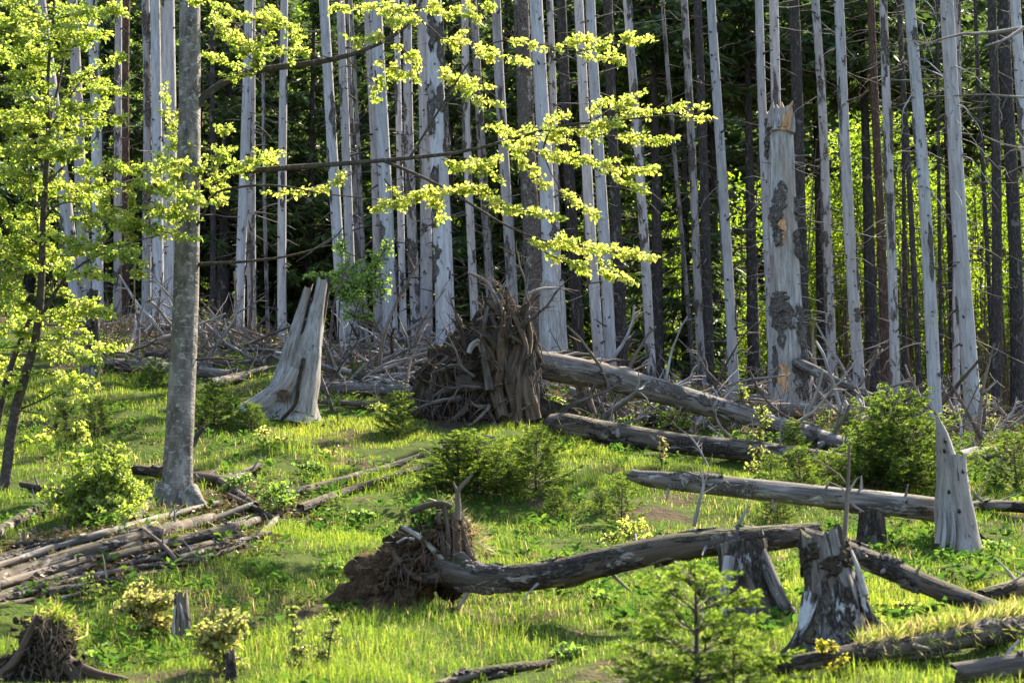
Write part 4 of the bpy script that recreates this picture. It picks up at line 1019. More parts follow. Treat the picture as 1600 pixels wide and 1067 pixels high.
# ------------------------------------------------------------------ upturned roots
def blob(mb, c, rx, ry, rz, amp, seed, n=36, m=22, sharp=1.0):
    u = np.linspace(0, 2 * math.pi, n, endpoint=False); v = np.linspace(0.02, math.pi - 0.02, m)
    U, V_ = np.meshgrid(u, v)
    D = np.stack([np.sin(V_) * np.cos(U), np.sin(V_) * np.sin(U), np.cos(V_)], -1)
    k = 1 + amp * vnoise(D[..., 0] * 2 + seed, D[..., 1] * 2, D[..., 2] * 2, seed) + amp * .6 * vnoise(D[..., 0] * 5, D[..., 1] * 5 + seed, D[..., 2] * 5, seed + 1) + amp * .35 * vnoise(D[..., 0] * 11, D[..., 1] * 11 + seed, D[..., 2] * 11, seed + 2)
    P = np.array(c) + D * k[..., None] * np.array([rx, ry, rz])
    i = np.arange(m - 1)[:, None] * n; a = np.arange(n)[None]; b = (a + 1) % n
    mb.add(P.reshape(-1, 3), quads=np.stack([i + a, i + n + a, i + n + b, i + b], -1).reshape(-1, 4))
def wild_root(start, d, L, wander, rnd, seg=7, droop=0.0):
    pts = [np.array(start, float)]; d = norm(d)
    for i in range(seg):
        d = norm(d + np.array([rnd.uniform(-1, 1), rnd.uniform(-1, 1), rnd.uniform(-1, 1)]) * wander + np.array([0, 0, -droop]))
        pts.append(pts[-1] + d * L / seg)
    return np.array(pts)

def big_roots():
    g = ground(760, 700); Y = 32.6
    g = np.array([at(760, 690, Y)[0], Y, float(gz(at(760, 690, Y)[0], Y))])
    t = thing('upturned_roots', 'tall tangled root mass of the big fallen trunk with two thick upright roots', 'root mass', g)
    k = mpp(g); C = lambda px, py, d=0.0: at(px, py, Y + d)
    mb = MB()
    blob(mb, C(765, 650, .55), 1.05, .55, .62, .28, 3); blob(mb, C(725, 640, .5), .7, .5, .5, .3, 4); blob(mb, C(860, 668, .75), .75, .5, .36, .3, 5); blob(mb, C(765, 560, .35), .5, .32, .85, .35, 6); blob(mb, C(812, 560, .3), .32, .25, .7, .35, 16); blob(mb, C(690, 640, .3), .5, .3, .4, .4, 17); blob(mb, C(700, 600, .4), .5, .3, .6, .4, 8); blob(mb, C(722, 560, .6), .32, .25, .4, .5, 18)
    blob(mb, C(800, 690, .45), 1.3, .5, .3, .3, 9)
    part('soil', mb, M['soil'], t)
    thick = [([(785, 655), (778, 610), (782, 565), (790, 520), (797, 485), (800, 464)], .12, .05, 'root'), ([(768, 640), (766, 600), (772, 560), (776, 515)], .08, .05, 'root'), ([(806, 645), (800, 600), (804, 560), (812, 520), (822, 488), (829, 466)], .10, .045, 'root'),
             ([(829, 655), (825, 610), (820, 570), (822, 530), (826, 500)], .10, .05, 'root'), ([(815, 660), (813, 615), (812, 575), (816, 540), (806, 500)], .10, .04, 'root'), ([(840, 645), (836, 600), (831, 562)], .06, .05, 'root_grey'), ([(812, 610), (806, 570), (802, 540), (796, 515)], .05, .03, 'root_grey'), ([(792, 600), (786, 560), (782, 530), (770, 498)], .05, .025, 'root_grey'), ([(760, 610), (752, 560), (756, 520), (766, 488)], .06, .03, 'root_grey'),
             ([(733, 552), (736, 540), (748, 534), (757, 545)], .035, .05, 'silver'), ([(795, 628), (765, 606), (735, 600), (715, 598)], .09, .12, 'root_grey'), ([(730, 606), (712, 640), (690, 668), (668, 676)], .07, .03, 'root_grey'), ([(742, 612), (728, 640), (722, 665)], .06, .03, 'root_grey'), ([(700, 560), (680, 580), (672, 620), (660, 640)], .05, .03, 'root_grey'),
             ([(735, 425), (755, 440), (775, 460), (790, 490)], .025, .06, 'twig'), ([(745, 500), (765, 492), (780, 495), (792, 510)], .025, .04, 'silver'), ([(790, 470), (782, 450), (772, 440)], .05, .02, 'twig'), ([(830, 455), (822, 480), (818, 500)], .02, .05, 'root'), ([(868, 450), (845, 452), (826, 462), (815, 480)], .015, .04, 'twig'),
             ([(760, 470), (772, 480), (785, 500)], .02, .05, 'root'), ([(845, 640), (838, 600), (828, 560), (822, 520)], .03, .02, 'root_grey'), ([(834, 650), (832, 610), (826, 575)], .035, .025, 'root')]
    rnd0 = random.Random(77)
    for q, (pl, r0, r1, mt) in enumerate(thick):
        mb = MB(); tube(mb, curve([C(a + rnd0.gauss(0, 3.5), b, -.15 + rnd0.gauss(0, .06) + (.2 if q > 9 else 0)) for a, b in pl], 16), np.linspace(r0, r1, 16), 14, rf=lambda S, TH, q=q: 1 + .25 * np.cos(2 * TH + q + S * 1.5) + .14 * np.cos(5 * TH + 2 * q + S * 3), wob=.24, wl=4, jag=.12, seed=q + 80)
        part('root', mb, M[mt], t)
    rnd = random.Random(12)
    fm = MB(); black = MB()
    for q in range(64):            # forking roots splaying out of the plate
        if q < 40: px, py = rnd.uniform(715, 790), rnd.uniform(520, 650); ang = math.atan2(600 - py, px - 790) + rnd.gauss(0, .5)
        elif q < 54: px, py = rnd.uniform(765, 830), rnd.uniform(480, 540); ang = rnd.uniform(.5, 2.7)
        else: px, py = rnd.uniform(680, 900), rnd.uniform(650, 685); ang = rnd.uniform(-.6, 3.6)
        st = C(px, py, rnd.uniform(-.25, .45))
        dr = np.array([math.cos(ang), rnd.uniform(-.7, .3), math.sin(ang) * .9])
        r0 = rnd.uniform(.02, .065); L = rnd.uniform(.4, 1.15)
        mb = MB(); p = curve(wild_root(st, dr, L, .3, rnd), 14); tube(mb, p, np.linspace(r0, .008, len(p)), 8, wob=.25, wl=5, seed=q)
        for f in range(rnd.randint(1, 3)):
            i = rnd.randint(4, 11); e = wild_root(p[i], norm(p[i] - p[i - 1]) + np.array([rnd.gauss(0, .7), rnd.gauss(0, .5), rnd.gauss(0, .7)]), L * rnd.uniform(.3, .6), .3, rnd, 5)
            tube(mb, e, np.linspace(r0 * .5, .004, 6), 6, wob=.2, seed=q + f)
        part('root', mb, M[['root_grey', 'root', 'root_grey', 'twig'][q % 4]], t)
        for f in range(17):
            i = rnd.randint(2, 13); e = wild_root(p[i], [rnd.gauss(-.15, .7), rnd.gauss(-.3, .6), rnd.gauss(-.05, .8)], rnd.uniform(.1, .42), .5, rnd, 4)
            tube(fm, e, np.linspace(rnd.uniform(.004, .011), .0025, 5), 4, cap0=False, cap1=False)
    part('fine_root', fm, M['root'], t, kind='stuff')
    clod = MB()
    for q in range(120):
        blob(clod, C(rnd.uniform(690, 800), rnd.uniform(570, 680), rnd.uniform(-.05, .4)), *[rnd.uniform(.03, .12) for _ in range(3)], .6, q + 300, 9, 6)
    part('soil_clod', clod, M['soil'], t, kind='stuff')
    hm = MB()
    for q in range(170):
        px, py = rnd.choice([(rnd.uniform(815, 845), rnd.uniform(520, 600)), (rnd.uniform(660, 760), rnd.uniform(600, 680)), (rnd.uniform(850, 900), rnd.uniform(650, 680))])
        p = wild_root(C(px, py, rnd.uniform(-.35, .1)), [rnd.gauss(0, .4), -.4, -.6], rnd.uniform(.25, .6), .25, rnd, 5, .25)
        tube(hm, p, np.linspace(.008, .004, 6), 4, cap0=False, cap1=False)
    part('hanging_root', hm, M['root_grey'], t, kind='stuff')
big_roots()

def small_roots():
    Y = 17.9; C = lambda px, py, d=0.0: at(px, py, Y + d)
    x, y, z = C(640, 950)
    t = thing('upturned_root_plate', 'fan of reddish-brown earth and roots tipped up in the open grass', 'root plate', (x, y, float(gz(x, y))))
    mb = MB()
    blob(mb, C(690, 850, .1), .30, .26, .36, .3, 21); blob(mb, C(655, 868, .15), .34, .3, .30, .3, 22); blob(mb, C(708, 880, .12), .2, .25, .32, .3, 27)
    part('dark_soil', mb, M['soil'], t)
    mb = MB(); blob(mb, C(612, 908, .05), .40, .28, .30, .3, 23); blob(mb, C(575, 942, -.1), .29, .24, .24, .3, 24); blob(mb, C(618, 952, -.15), .27, .24, .19, .35, 25); blob(mb, C(630, 880, .05), .26, .2, .2, .35, 26)
    part('reddish_soil', mb, M['soil_red'], t)
    rnd = random.Random(9)
    pl = [([(628, 822), (655, 838), (672, 853), (690, 872), (705, 885)], .018, .035, 'silver'), ([(620, 848), (632, 842), (648, 842)], .01, .016, 'twig'), ([(640, 800), (665, 790), (690, 786), (706, 792)], .03, .03, 'root_grey'), ([(694, 790), (700, 830), (702, 870)], .03, .03, 'root'), ([(684, 800), (690, 840), (694, 875)], .02, .03, 'root_grey'), ([(708, 800), (714, 840), (712, 880), (706, 895)], .03, .05, 'root'),
          ([(714, 812), (716, 790), (715, 768), (724, 756), (738, 741)], .035, .012, 'twig_brown'), ([(715, 768), (711, 760), (708, 752)], .02, .006, 'twig_brown'), ([(700, 880), (720, 870), (734, 888)], .05, .06, 'log'), ([(660, 905), (690, 900), (715, 900)], .06, .07, 'log_dark'), ([(612, 862), (640, 895), (672, 905)], .03, .05, 'root'), ([(735, 870), (725, 835), (722, 815)], .03, .015, 'root')]
    for q, (p, r0, r1, mt) in enumerate(pl):
        mb = MB(); tube(mb, curve([C(a, b, -.24) for a, b in p], 9), np.linspace(r0, r1, 9), 8, wob=.15, seed=q + 5); part('root', mb, M[mt], t)
    fm = MB()
    for q in range(240):
        px = rnd.uniform(600, 725); py = 800 + (725 - px) * .75 + rnd.uniform(-10, 70)
        p = wild_root(C(px, py, rnd.uniform(-.35, 0)), [rnd.gauss(0, .5), -.5, -.4], rnd.uniform(.08, .3), .4, rnd, 4, .15)
        tube(fm, p, np.linspace(rnd.uniform(.003, .007), .002, 5), 4, cap0=False, cap1=False)
    part('fine_root', fm, M['root'], t, kind='stuff')
    clod = MB()
    for q in range(230):
        u = rnd.random() ** 1.4; blob(clod, C(585 + 115 * u + rnd.gauss(0, 18), 935 - 105 * u + rnd.gauss(0, 22), rnd.uniform(-.34, -.02)), *[rnd.uniform(.012, .05) for _ in range(3)], .6, q + 400, 8, 5)
    part('soil_clod', clod, M['soil_red'], t, kind='stuff')
    gm = MB(); n = 700
    px = RNG.uniform(560, 760, n); py = np.where(px < 690, 800 + (690 - px) * .95, 790 + (px - 690) * 1.0) + RNG.normal(0, 10, n)
    P = np.array([C(a, b, d) for a, b, d in zip(px, py, RNG.uniform(-.15, .25, n))])
    ax = norm(np.stack([RNG.normal(0, .6, n) + (px - 670) / 120, RNG.normal(-.3, .5, n), RNG.normal(-.05, .5, n)], -1))
    leaves(gm, P, ax, rdir(n), RNG.uniform(.08, .24, n), RNG.uniform(.006, .012, n), RNG.random(n)); part('dry_grass', gm, M['straw'], t, kind='stuff')
    gm = MB(); n = 500
    px = RNG.uniform(640, 715, n); py = RNG.normal(805, 14, n)
    P = np.array([C(a, b, d) for a, b, d in zip(px, py, RNG.uniform(-.25, .2, n))])
    leaves(gm, P, norm(rdir(n) + [0, 0, .6]), rdir(n), RNG.uniform(.03, .06, n), RNG.uniform(.02, .04, n), RNG.random(n) * .6); part('moss_leaf', gm, M['weed'], t, kind='stuff')
small_roots()

def corner_roots():
    g = ground(75, 1062); Y = g[1]; C = lambda px, py, d=0.0: at(px, py, Y + d)
    t = thing('upturned_root_plate', 'dark shaggy root clump topped with turf in the lower corner', 'root plate', g)
    mb = MB(); blob(mb, C(75, 1010, .1), .22, .2, .25, .3, 31); blob(mb, C(50, 1045, .05), .26, .2, .18, .3, 32); blob(mb, C(92, 985, .12), .13, .15, .16, .3, 33); blob(mb, C(90, 1050, 0), .2, .2, .15, .3, 34)
    part('soil', mb, M['soil'], t)
    rnd = random.Random(19)
    pl = [([(110, 1035), (150, 1052), (200, 1064)], .05, .03, 'root'), ([(60, 1010), (70, 1035), (80, 1062)], .008, .008, 'root'), ([(95, 1010), (105, 1030), (110, 1050)], .009, .007, 'root'), ([(60, 960), (45, 990), (25, 1030), (0, 1055)], .03, .03, 'root'), ([(100, 1035), (118, 1050), (120, 1075)], .07, .05, 'root_grey'), ([(40, 1040), (35, 1055), (45, 1070)], .012, .008, 'root')]
    for q, (p, r0, r1, mt) in enumerate(pl):
        mb = MB(); tube(mb, curve([C(a, b, -.2) for a, b in p], 8), np.linspace(r0, r1, 8), 8, wob=.15, seed=q + 45); part('root', mb, M[mt], t)
    fm = MB()
    for q in range(380):
        py = rnd.uniform(960, 1067); px = rnd.gauss(78, 14 + (py - 960) * .28)
        p = wild_root(C(px, py, rnd.uniform(-.28, 0)), [rnd.gauss(0, .5), -.5, -.5], rnd.uniform(.06, .22), .4, rnd, 4, .15)
        tube(fm, p, np.linspace(rnd.uniform(.002, .005), .0015, 5), 4, cap0=False, cap1=False)
    part('fine_root', fm, M['root'], t, kind='stuff')
    clod = MB()
    for q in range(170): blob(clod, C(rnd.gauss(72, 24), rnd.uniform(965, 1067), rnd.uniform(-.27, -.05)), *[rnd.uniform(.008, .032) for _ in range(3)], .6, q + 500, 8, 5)
    part('soil_clod', clod, M['soil'], t, kind='stuff')
    gm = MB(); n = 700
    px = RNG.normal(85, 22, n); py = 962 + np.abs(px - 85) * .5 + RNG.normal(0, 9, n)
    P = np.array([C(a, b, d) for a, b, d in zip(px, py, RNG.uniform(-.15, .15, n))])
    leaves(gm, P, norm(rdir(n) + [0, -.2, .7]), rdir(n), RNG.uniform(.04, .12, n), RNG.uniform(.005, .02, n), RNG.uniform(.2, 1, n)); part('turf', gm, M['grass'], t, kind='stuff')
corner_roots()

# ------------------------------------------------------------------ broadleaf foliage in flat sprays
def spray(cr, tw, A, B, th, cov=1.0, leaf=0.07, tint=(0.2, 0.9), rng=RNG, depth=1.6, sag=0.0, tips=0.0):
    """leafy spray along the line A-B; th = half thickness in metres"""
    A = np.asarray(A, float); B = np.asarray(B, float); L = np.linalg.norm(B - A); u = norm(B - A)
    up = norm(np.array([0, 0, 1.0]) - u * u[2]); lat = np.cross(u, up)
    ntw = max(4, int(L / 0.06))
    N = max(6, int(3.4 * cov * L * 2 * th / (leaf * leaf * 0.42)))
    per = max(2, int(N / ntw))
    main = A + (B - A) * np.linspace(0, 1, 6)[:, None] + rng.normal(size=(6, 3)) * th * .12 - up * sag * (np.linspace(0, 1, 6) ** 2)[:, None]
    if tw is not None: tube(tw, main, np.linspace(0.010, 0.004, 6), 4, cap0=False, cap1=False)
    for k in range(ntw):
        t0 = rng.uniform(0, 1.0) ; f = t0 * 5; i = min(int(f), 4); p0 = main[i] + (main[i + 1] - main[i]) * (f - i)
        env = (0.35 + 0.65 * math.sin(math.pi * min(max(t0, 0.05), 0.97)) ** .6)
        sg = 1 if rng.random() < .5 else -1
        off = lat * sg * th * depth * env * rng.uniform(.4, 1.1) + up * th * env * rng.uniform(-1, 1) + u * L * rng.uniform(.03, .2)
        p1 = p0 + off * 1.0
        if tw is not None: tube(tw, np.array([p0, (p0 + p1) / 2 + up * .02, p1]), [.005, .004, .002], 3, cap0=False, cap1=False)
        n = per; s = rng.random(n) ** .85
        P = p0 + (p1 - p0) * s[:, None] + rng.normal(size=(n, 3)) * np.array([.04, .04, .022]) * (leaf / .07)
        dv = norm(p1 - p0)
        ax = norm(dv * .6 + rng.normal(size=(n, 3)) * .6 + np.array([0, 0, -.25]))
        nr = norm(np.array([0, -.45, 1.0]) + rng.normal(size=(n, 3)) * .7)
        l = leaf * rng.uniform(.5, 1.35, n)
        ti = np.clip(tint[0] + (tint[1] - tint[0]) * (rng.random(n) * .55 + .45 * rng.random()) + tips * s, 0, 1)
        ovate(cr, P, ax, nr, l, l * .72, ti, .22)

# ------------------------------------------------------------------ the living grey beech
def beech():
    g = ground(276, 786); Y = g[1]
    t = thing('beech_tree', 'living smooth grey beech with sprays of yellow-green leaves on long limbs', 'beech', g)
    ax = [(276, 800, 50), (277, 770, 47), (279, 700, 44), (284, 600, 42), (289, 500, 40), (292, 400, 39), (294, 300, 36), (296, 165, 34), (297, 0, 32), (299, -160, 28), (301, -330, 22), (303, -480, 10)]
    P = np.array([at(a, b, Y) for a, b, w in ax]); P[0, 2] -= .25
    r = np.array([w * .5 * mpp(p) for (a, b, w), p in zip(ax, P)])
    pts = curve(P, 34); L0 = np.r_[0, np.cumsum(np.linalg.norm(np.diff(P, axis=0), axis=1))]; L1 = np.r_[0, np.cumsum(np.linalg.norm(np.diff(pts, axis=0), axis=1))]
    rr = np.interp(L1 / L1[-1], L0 / L0[-1], r)
    mb = MB(); tube(mb, pts, rr, 24, rf=flare(.35, .32, 4, 1.0), wob=.04, wf=1.2, wl=.9, seed=2, cap0=False); part('trunk', mb, M['beech'], t)
    for q, (pl, r0) in enumerate([([(258, 760), (246, 782), (226, 798)], .12), ([(296, 765), (312, 786), (334, 800)], .12), ([(270, 770), (264, 795), (256, 812)], .13), ([(286, 772), (294, 796), (306, 812)], .10)]):
        pp = [at(x_, y_, Y - .12 - .08 * i) for i, (x_, y_) in enumerate(pl)]
        for i in (1, 2): pp[i][2] = float(gz(pp[i][0], pp[i][1])) + (.06 if i == 1 else -.06)
        mb = MB(); tube(mb, curve(pp, 10), np.linspace(r0, .04, 10), 10, wob=.12, seed=q); part('root', mb, M['beech'], t)
    tw = MB()
    limbs = [
        ([(306, 168, 0), (318, 152, .0), (345, 132, .1), (385, 114, .2), (430, 106, .3), (480, 100, .4), (540, 88, .5), (600, 64, .6), (645, 30, .7), (665, -20, .8)], .055, .022),
        ([(305, 268, 0), (350, 270, -.2), (400, 266, -.4), (480, 260, -.6), (560, 254, -.8), (640, 247, -1.0), (720, 238, -1.2), (800, 218, -1.4), (880, 196, -1.6), (960, 190, -1.8), (1040, 180, -2), (1100, 185, -2.1)], .045, .006),
        ([(600, 252, -.9), (640, 268, -1), (690, 292, -1.1), (740, 322, -1.2), (790, 352, -1.3), (850, 376, -1.4), (930, 388, -1.5), (1010, 400, -1.6)], .022, .005),
        ([(308, 413, 0), (330, 412, -.1), (380, 409, -.2), (440, 402, -.4), (490, 390, -.5), (520, 374, -.6), (536, 356, -.6)], .026, .008),
        ([(304, 358, 0), (318, 335, -.2), (328, 312, -.3), (345, 298, -.4), (400, 290, -.5), (450, 292, -.6), (500, 302, -.7), (590, 312, -.8)], .02, .006),
        ([(305, 562, 0), (340, 560, -.1), (375, 562, -.2), (410, 556, -.3)], .014, .007),
        ([(640, 247, -1.0), (700, 150, -1.2), (740, 90, -1.3), (790, 62, -1.4), (870, 74, -1.5), (950, 78, -1.6), (1015, 56, -1.7)], .016, .004),
        ([(500, 94, .4), (460, 60, .3), (436, 20, .3), (430, -30, .3)], .014, .008),
        ([(408, 112, .25), (395, 80, .2), (375, 45, .1), (345, 12, .1)], .016, .006),
        ([(650, 26, .7), (690, 60, .6), (740, 120, .5), (790, 165, .4)], .014, .005),
        ([(540, 90, .5), (570, 118, .5), (612, 148, .5), (640, 176, .5)], .010, .004),
        ([(520, 92, .4), (470, 80, .4), (420, 78, .4)], .008, .004),
        ([(780, 222, -1.4), (830, 235, -1.5), (920, 250, -1.6), (1010, 268, -1.7)], .012, .004),
        ([(860, 200, -1.6), (850, 240, -1.5), (880, 300, -1.5), (940, 345, -1.5)], .010, .004)]
    for q, (pl, r0, r1) in enumerate(limbs):
        mb = MB(); p = curve([at(a, b, Y + d) for a, b, d in pl], 18); tube(mb, p, np.linspace(r0, r1, 18), 8, wob=.12, seed=q)
        part('limb', mb, M['limb'], t)
    bands = [(300, 300, 256, 155, 20), (320, 282, 285, 190, 18), (330, 272, 352, 205, 20), (330, 288, 400, 248, 24), (390, 262, 440, 233, 16), (300, 300, 250, 240, 22), (340, 290, 345, 318, 14), (300, 280, 345, 285, 22), (290, 270, 240, 262, 20),
        (440, 40, 310, 2, 20), (405, 100, 340, 30, 28), (405, 110, 385, 50, 28), (402, 108, 425, 40, 20), (390, 110, 322, 86, 11), (400, 118, 338, 120, 10), (470, 60, 425, 15, 18), (480, 78, 430, 80, 11), (452, 45, 460, 92, 12),
        (600, 10, 527, 15, 10), (600, 60, 545, 65, 22), (590, 95, 642, 120, 20), (585, 110, 595, 155, 15), (620, 70, 665, 105, 24), (650, 20, 580, 10, 16), (655, 30, 608, 35, 16), (650, 12, 720, 20, 24), (715, 28, 772, 12, 24), (690, 118, 722, 126, 10),
        (690, 60, 770, 80, 26), (735, 85, 800, 90, 16), (690, 110, 772, 160, 24), (758, 195, 800, 208, 14), (690, 248, 780, 278, 18), (715, 292, 592, 322, 16), (750, 300, 655, 300, 18), (745, 292, 800, 328, 16), (560, 265, 503, 298, 11), (540, 262, 530, 288, 11),
        (500, 297, 412, 302, 8), (450, 268, 402, 238, 10), (600, 280, 640, 330, 10), (670, 290, 690, 340, 12), (780, 250, 730, 262, 14),
        (790, 62, 870, 80, 8), (860, 74, 930, 64, 15), (900, 80, 1010, 60, 17), (900, 84, 978, 95, 13), (800, 90, 822, 98, 7), (930, 185, 992, 150, 12), (960, 182, 1058, 166, 13), (1040, 180, 1104, 186, 6), (1070, 172, 1104, 166, 5), (925, 176, 950, 156, 8),
        (830, 212, 882, 180, 12), (850, 205, 965, 196, 18), (900, 206, 1036, 220, 14), (780, 202, 880, 216, 20), (780, 226, 880, 246, 26), (860, 242, 1016, 268, 18), (930, 262, 1002, 298, 12), (800, 240, 850, 288, 16), (868, 296, 944, 346, 12), (755, 322, 866, 338, 14),
        (820, 374, 940, 394, 18), (870, 374, 1018, 402, 20), (850, 394, 952, 432, 15), (935, 405, 985, 440, 7), (230, 300, 300, 260, 16)]
    cr = MB(); k = mpp(P[5]); rng = np.random.default_rng(21)
    for (x0, y0, x1, y1, th) in bands:
        d0 = (300 - x0) / 330.0 + rng.normal() * .35; d1 = (300 - x1) / 330.0 + rng.normal() * .35
        spray(cr, tw, at(x0, y0, Y + d0), at(x1, y1, Y + d1), th * k * .68, .62, .048, (.35, 1.0) if x0 > 480 else (.25, .9), rng, 1.3)
    part('crown', cr, M['leaf'], t, kind='stuff', smooth=False); part('twig', tw, M['limb'], t, kind='stuff')
beech()

# ------------------------------------------------------------------ leafy sapling with two stems at the side
def side_sapling():
    g = ground(8, 768); Y = g[1]
    t = thing('beech_tree', 'slender two-stemmed young tree thick with yellow-green leaves beside the grey beech', 'young tree', g)
    C = lambda a, b, d=0.0: at(a, b, Y + d)
    stems = [([(4, 785, 0), (12, 720, 0), (22, 650, 0), (38, 590, 0), (58, 520, 0), (65, 430, 0), (67, 350, 0), (72, 270, 0), (76, 190, 0), (74, 130, 0), (80, 60, 0), (88, -40, 0)], .075, .012),
             ([(-12, 700, .3), (0, 640, .3), (16, 575, .3), (38, 520, .3), (60, 470, .2)], .055, .03),
             ([(76, 195, 0), (90, 140, .2), (104, 70, .4), (118, 0, .5), (125, -50, .5)], .022, .008), ([(68, 345, 0), (84, 325, -.2), (105, 316, -.3), (128, 320, -.4)], .018, .008), ([(62, 500, 0), (90, 450, -.3), (125, 415, -.5), (165, 395, -.7), (220, 375, -.9), (250, 368, -1)], .026, .006),
             ([(75, 205, 0), (110, 150, -.2), (140, 110, -.3)], .014, .005), ([(70, 290, 0), (110, 250, .3), (150, 215, .4), (180, 150, .5)], .016, .005), ([(66, 420, 0), (40, 380, .2), (10, 350, .3), (-30, 330, .3)], .016, .006), ([(30, 640, .1), (70, 622, -.2), (110, 598, -.4), (150, 560, -.5)], .014, .005), ([(66, 400, 0), (55, 330, -.2), (45, 270, -.3), (40, 230, -.4)], .012, .005),
             ([(72, 265, 0), (40, 220, .3), (5, 190, .4), (-40, 170, .5)], .014, .005)]
    for q, (pl, r0, r1) in enumerate(stems):
        mb = MB(); p = curve([C(*s) for s in pl], 18); tube(mb, p, np.linspace(r0, r1, 18), 9, wob=.1, seed=q); part('trunk' if q < 2 else 'limb', mb, M['limb'], t)
    k = mpp(g); cr = MB(); tw = MB(); rng = np.random.default_rng(8)
    fixed = [(80, 30, 180, 15, 16), (90, 50, 170, 55, 12), (80, 40, 10, 20, 22), (75, 60, -20, 60, 22), (80, 90, 150, 55, 16), (75, 100, 5, 90, 20), (75, 110, 20, 125, 14), (90, 120, 160, 130, 14), (100, 145, 198, 138, 13), (110, 128, 190, 88, 9), (80, 150, 30, 185, 14), (75, 175, 5, 175, 9), (90, 180, 150, 168, 18), (110, 190, 185, 185, 12),
        (75, 200, 30, 200, 14), (100, 215, 145, 205, 16), (70, 250, 10, 238, 16), (80, 240, 130, 228, 20), (60, 275, -10, 270, 24), (80, 290, 150, 300, 24), (110, 270, 215, 262, 16), (140, 290, 270, 290, 20), (150, 320, 290, 330, 28), (170, 345, 300, 370, 16), (200, 375, 215, 428, 13), (120, 340, 200, 350, 30), (60, 330, -20, 320, 30), (60, 380, -20, 370, 30), (90, 380, 190, 395, 26),
        (60, 420, -10, 430, 26), (90, 430, 165, 425, 16), (90, 455, 165, 490, 18), (50, 470, -20, 480, 26), (100, 490, 155, 545, 16), (50, 520, -20, 520, 22), (90, 520, 140, 560, 18), (130, 540, 190, 545, 10), (40, 560, -10, 580, 16), (70, 580, 140, 600, 14), (60, 610, 130, 620, 12), (30, 640, 90, 650, 10), (30, 690, 80, 680, 7), (70, 230, -5, 245, 18), (60, 300, 20, 290, 20), (80, 360, 30, 350, 24), (110, 400, 40, 405, 22), (200, 270, 290, 255, 13), (230, 300, 310, 310, 14),
        (40, 600, -20, 620, 14), (20, 700, -20, 730, 12), (-10, 30, -70, 50, 30), (-10, 180, -80, 200, 34), (-10, 330, -90, 350, 34), (-10, 480, -90, 500, 30)]
    for (x0, y0, x1, y1, th) in fixed:
        dd = rng.normal() * .5
        spray(cr, tw, C(x0, y0, dd * .3), C(x1, y1, dd - (x1 - 70) / 250.0), th * k * .88, .64, .048, (.0, .95), rng, 1.8)
    for q in range(64):
        y0 = rng.uniform(-30, 600); x0 = rng.uniform(-20, 130); L = rng.uniform(40, 90) * (1 if rng.random() < .6 else -1)
        if x0 + L > 175: L = -L
        spray(cr, tw, C(x0, y0, rng.normal() * .5), C(x0 + L, y0 + rng.uniform(-12, 12), rng.normal() * .6), rng.uniform(6, 12) * k, .5, .050, (.0, .9), rng, 1.8)
    part('crown', cr, M['leaf'], t, kind='stuff', smooth=False); part('twig', tw, M['limb'], t, kind='stuff')
side_sapling()

def bush(name, label, cat, base, lobes, mat, stems, leaf=.05, tint=(.2, .9), cov=.55, seed=0, group=None, srad=.012, tall=False):
    """small broadleaf plant: lobes = (px, py, rx, ry) leaf masses, stems = polylines in photo pixels"""
    g = ground(*base); Y = g[1]; k = mpp(g); rng = np.random.default_rng(seed + 100)
    t = thing(name, label, cat, g, group)
    for q, pl in enumerate(stems):
        pp = [at(a, b, Y + rng.normal() * .06) for a, b in pl]; pp[0] = pp[0] + np.array([0, 0, -.08])
        mb = MB(); tube(mb, curve(pp, 9), np.linspace(srad, srad * .35, 9), 6, wob=.1, seed=q); part('stem', mb, M['limb'], t)
    cr = MB(); tw = MB()
    for (cx, cy, rx, ry) in lobes:
        nb = max(8, int(rx * ry / 60))
        for b in range(nb):
            a = rng.uniform(0, 6.283); rr = rng.random() ** .5
            ex, ey, ed = cx + rx * rr * math.cos(a), cy + ry * rr * math.sin(a), rng.normal() * rx * k * .5
            sx, sy = cx + (ex - cx) * .2, cy + ry * .35 + (ey - cy) * .2
            spray(cr, tw, at(sx, sy, Y + ed * .2), at(ex, ey, Y + ed), max(rx, ry) * .25 * k, cov, leaf, tint, rng, 1.2)
    part('crown', cr, M[mat], t, kind='stuff', smooth=False); part('twig', tw, M['limb'], t, kind='stuff')
    return t
bush('beech_bush', 'large round yellow-green bush just above the log pile', 'bush', (165, 812), [(150, 745, 62, 42), (120, 770, 55, 30), (195, 770, 40, 32), (180, 705, 30, 22), (150, 790, 70, 22)], 'leaf', [[(150, 812), (148, 770), (158, 710)], [(165, 812), (182, 760), (190, 700)], [(140, 812), (115, 775), (95, 750)]], .042, (.05, .8), .36, 1)
bush('beech_sapling', 'tall thin-stemmed sapling rising out of the large round bush', 'sapling', (118, 792), [(104, 640, 26, 28), (112, 680, 28, 22), (90, 665, 22, 20), (100, 610, 18, 20), (125, 655, 14, 14)], 'leaf', [[(120, 792), (116, 745), (103, 705), (100, 640), (102, 600)]], .055, (.35, 1), .5, 2)
bush('beech_sapling', 'bright green leafy sapling by the silvery split stump', 'sapling', (536, 560), [(545, 450, 36, 40), (585, 420, 30, 35), (510, 425, 36, 14), (560, 490, 26, 18), (530, 385, 12, 22), (590, 460, 24, 24), (605, 385, 16, 18), (545, 410, 24, 22)], 'leaf_green', [[(528, 560), (530, 480), (535, 420), (530, 365)], [(540, 560), (560, 470), (590, 410), (612, 375)], [(530, 540), (515, 470), (505, 425)]], .07, (.3, 1), .3, 3, srad=.02)
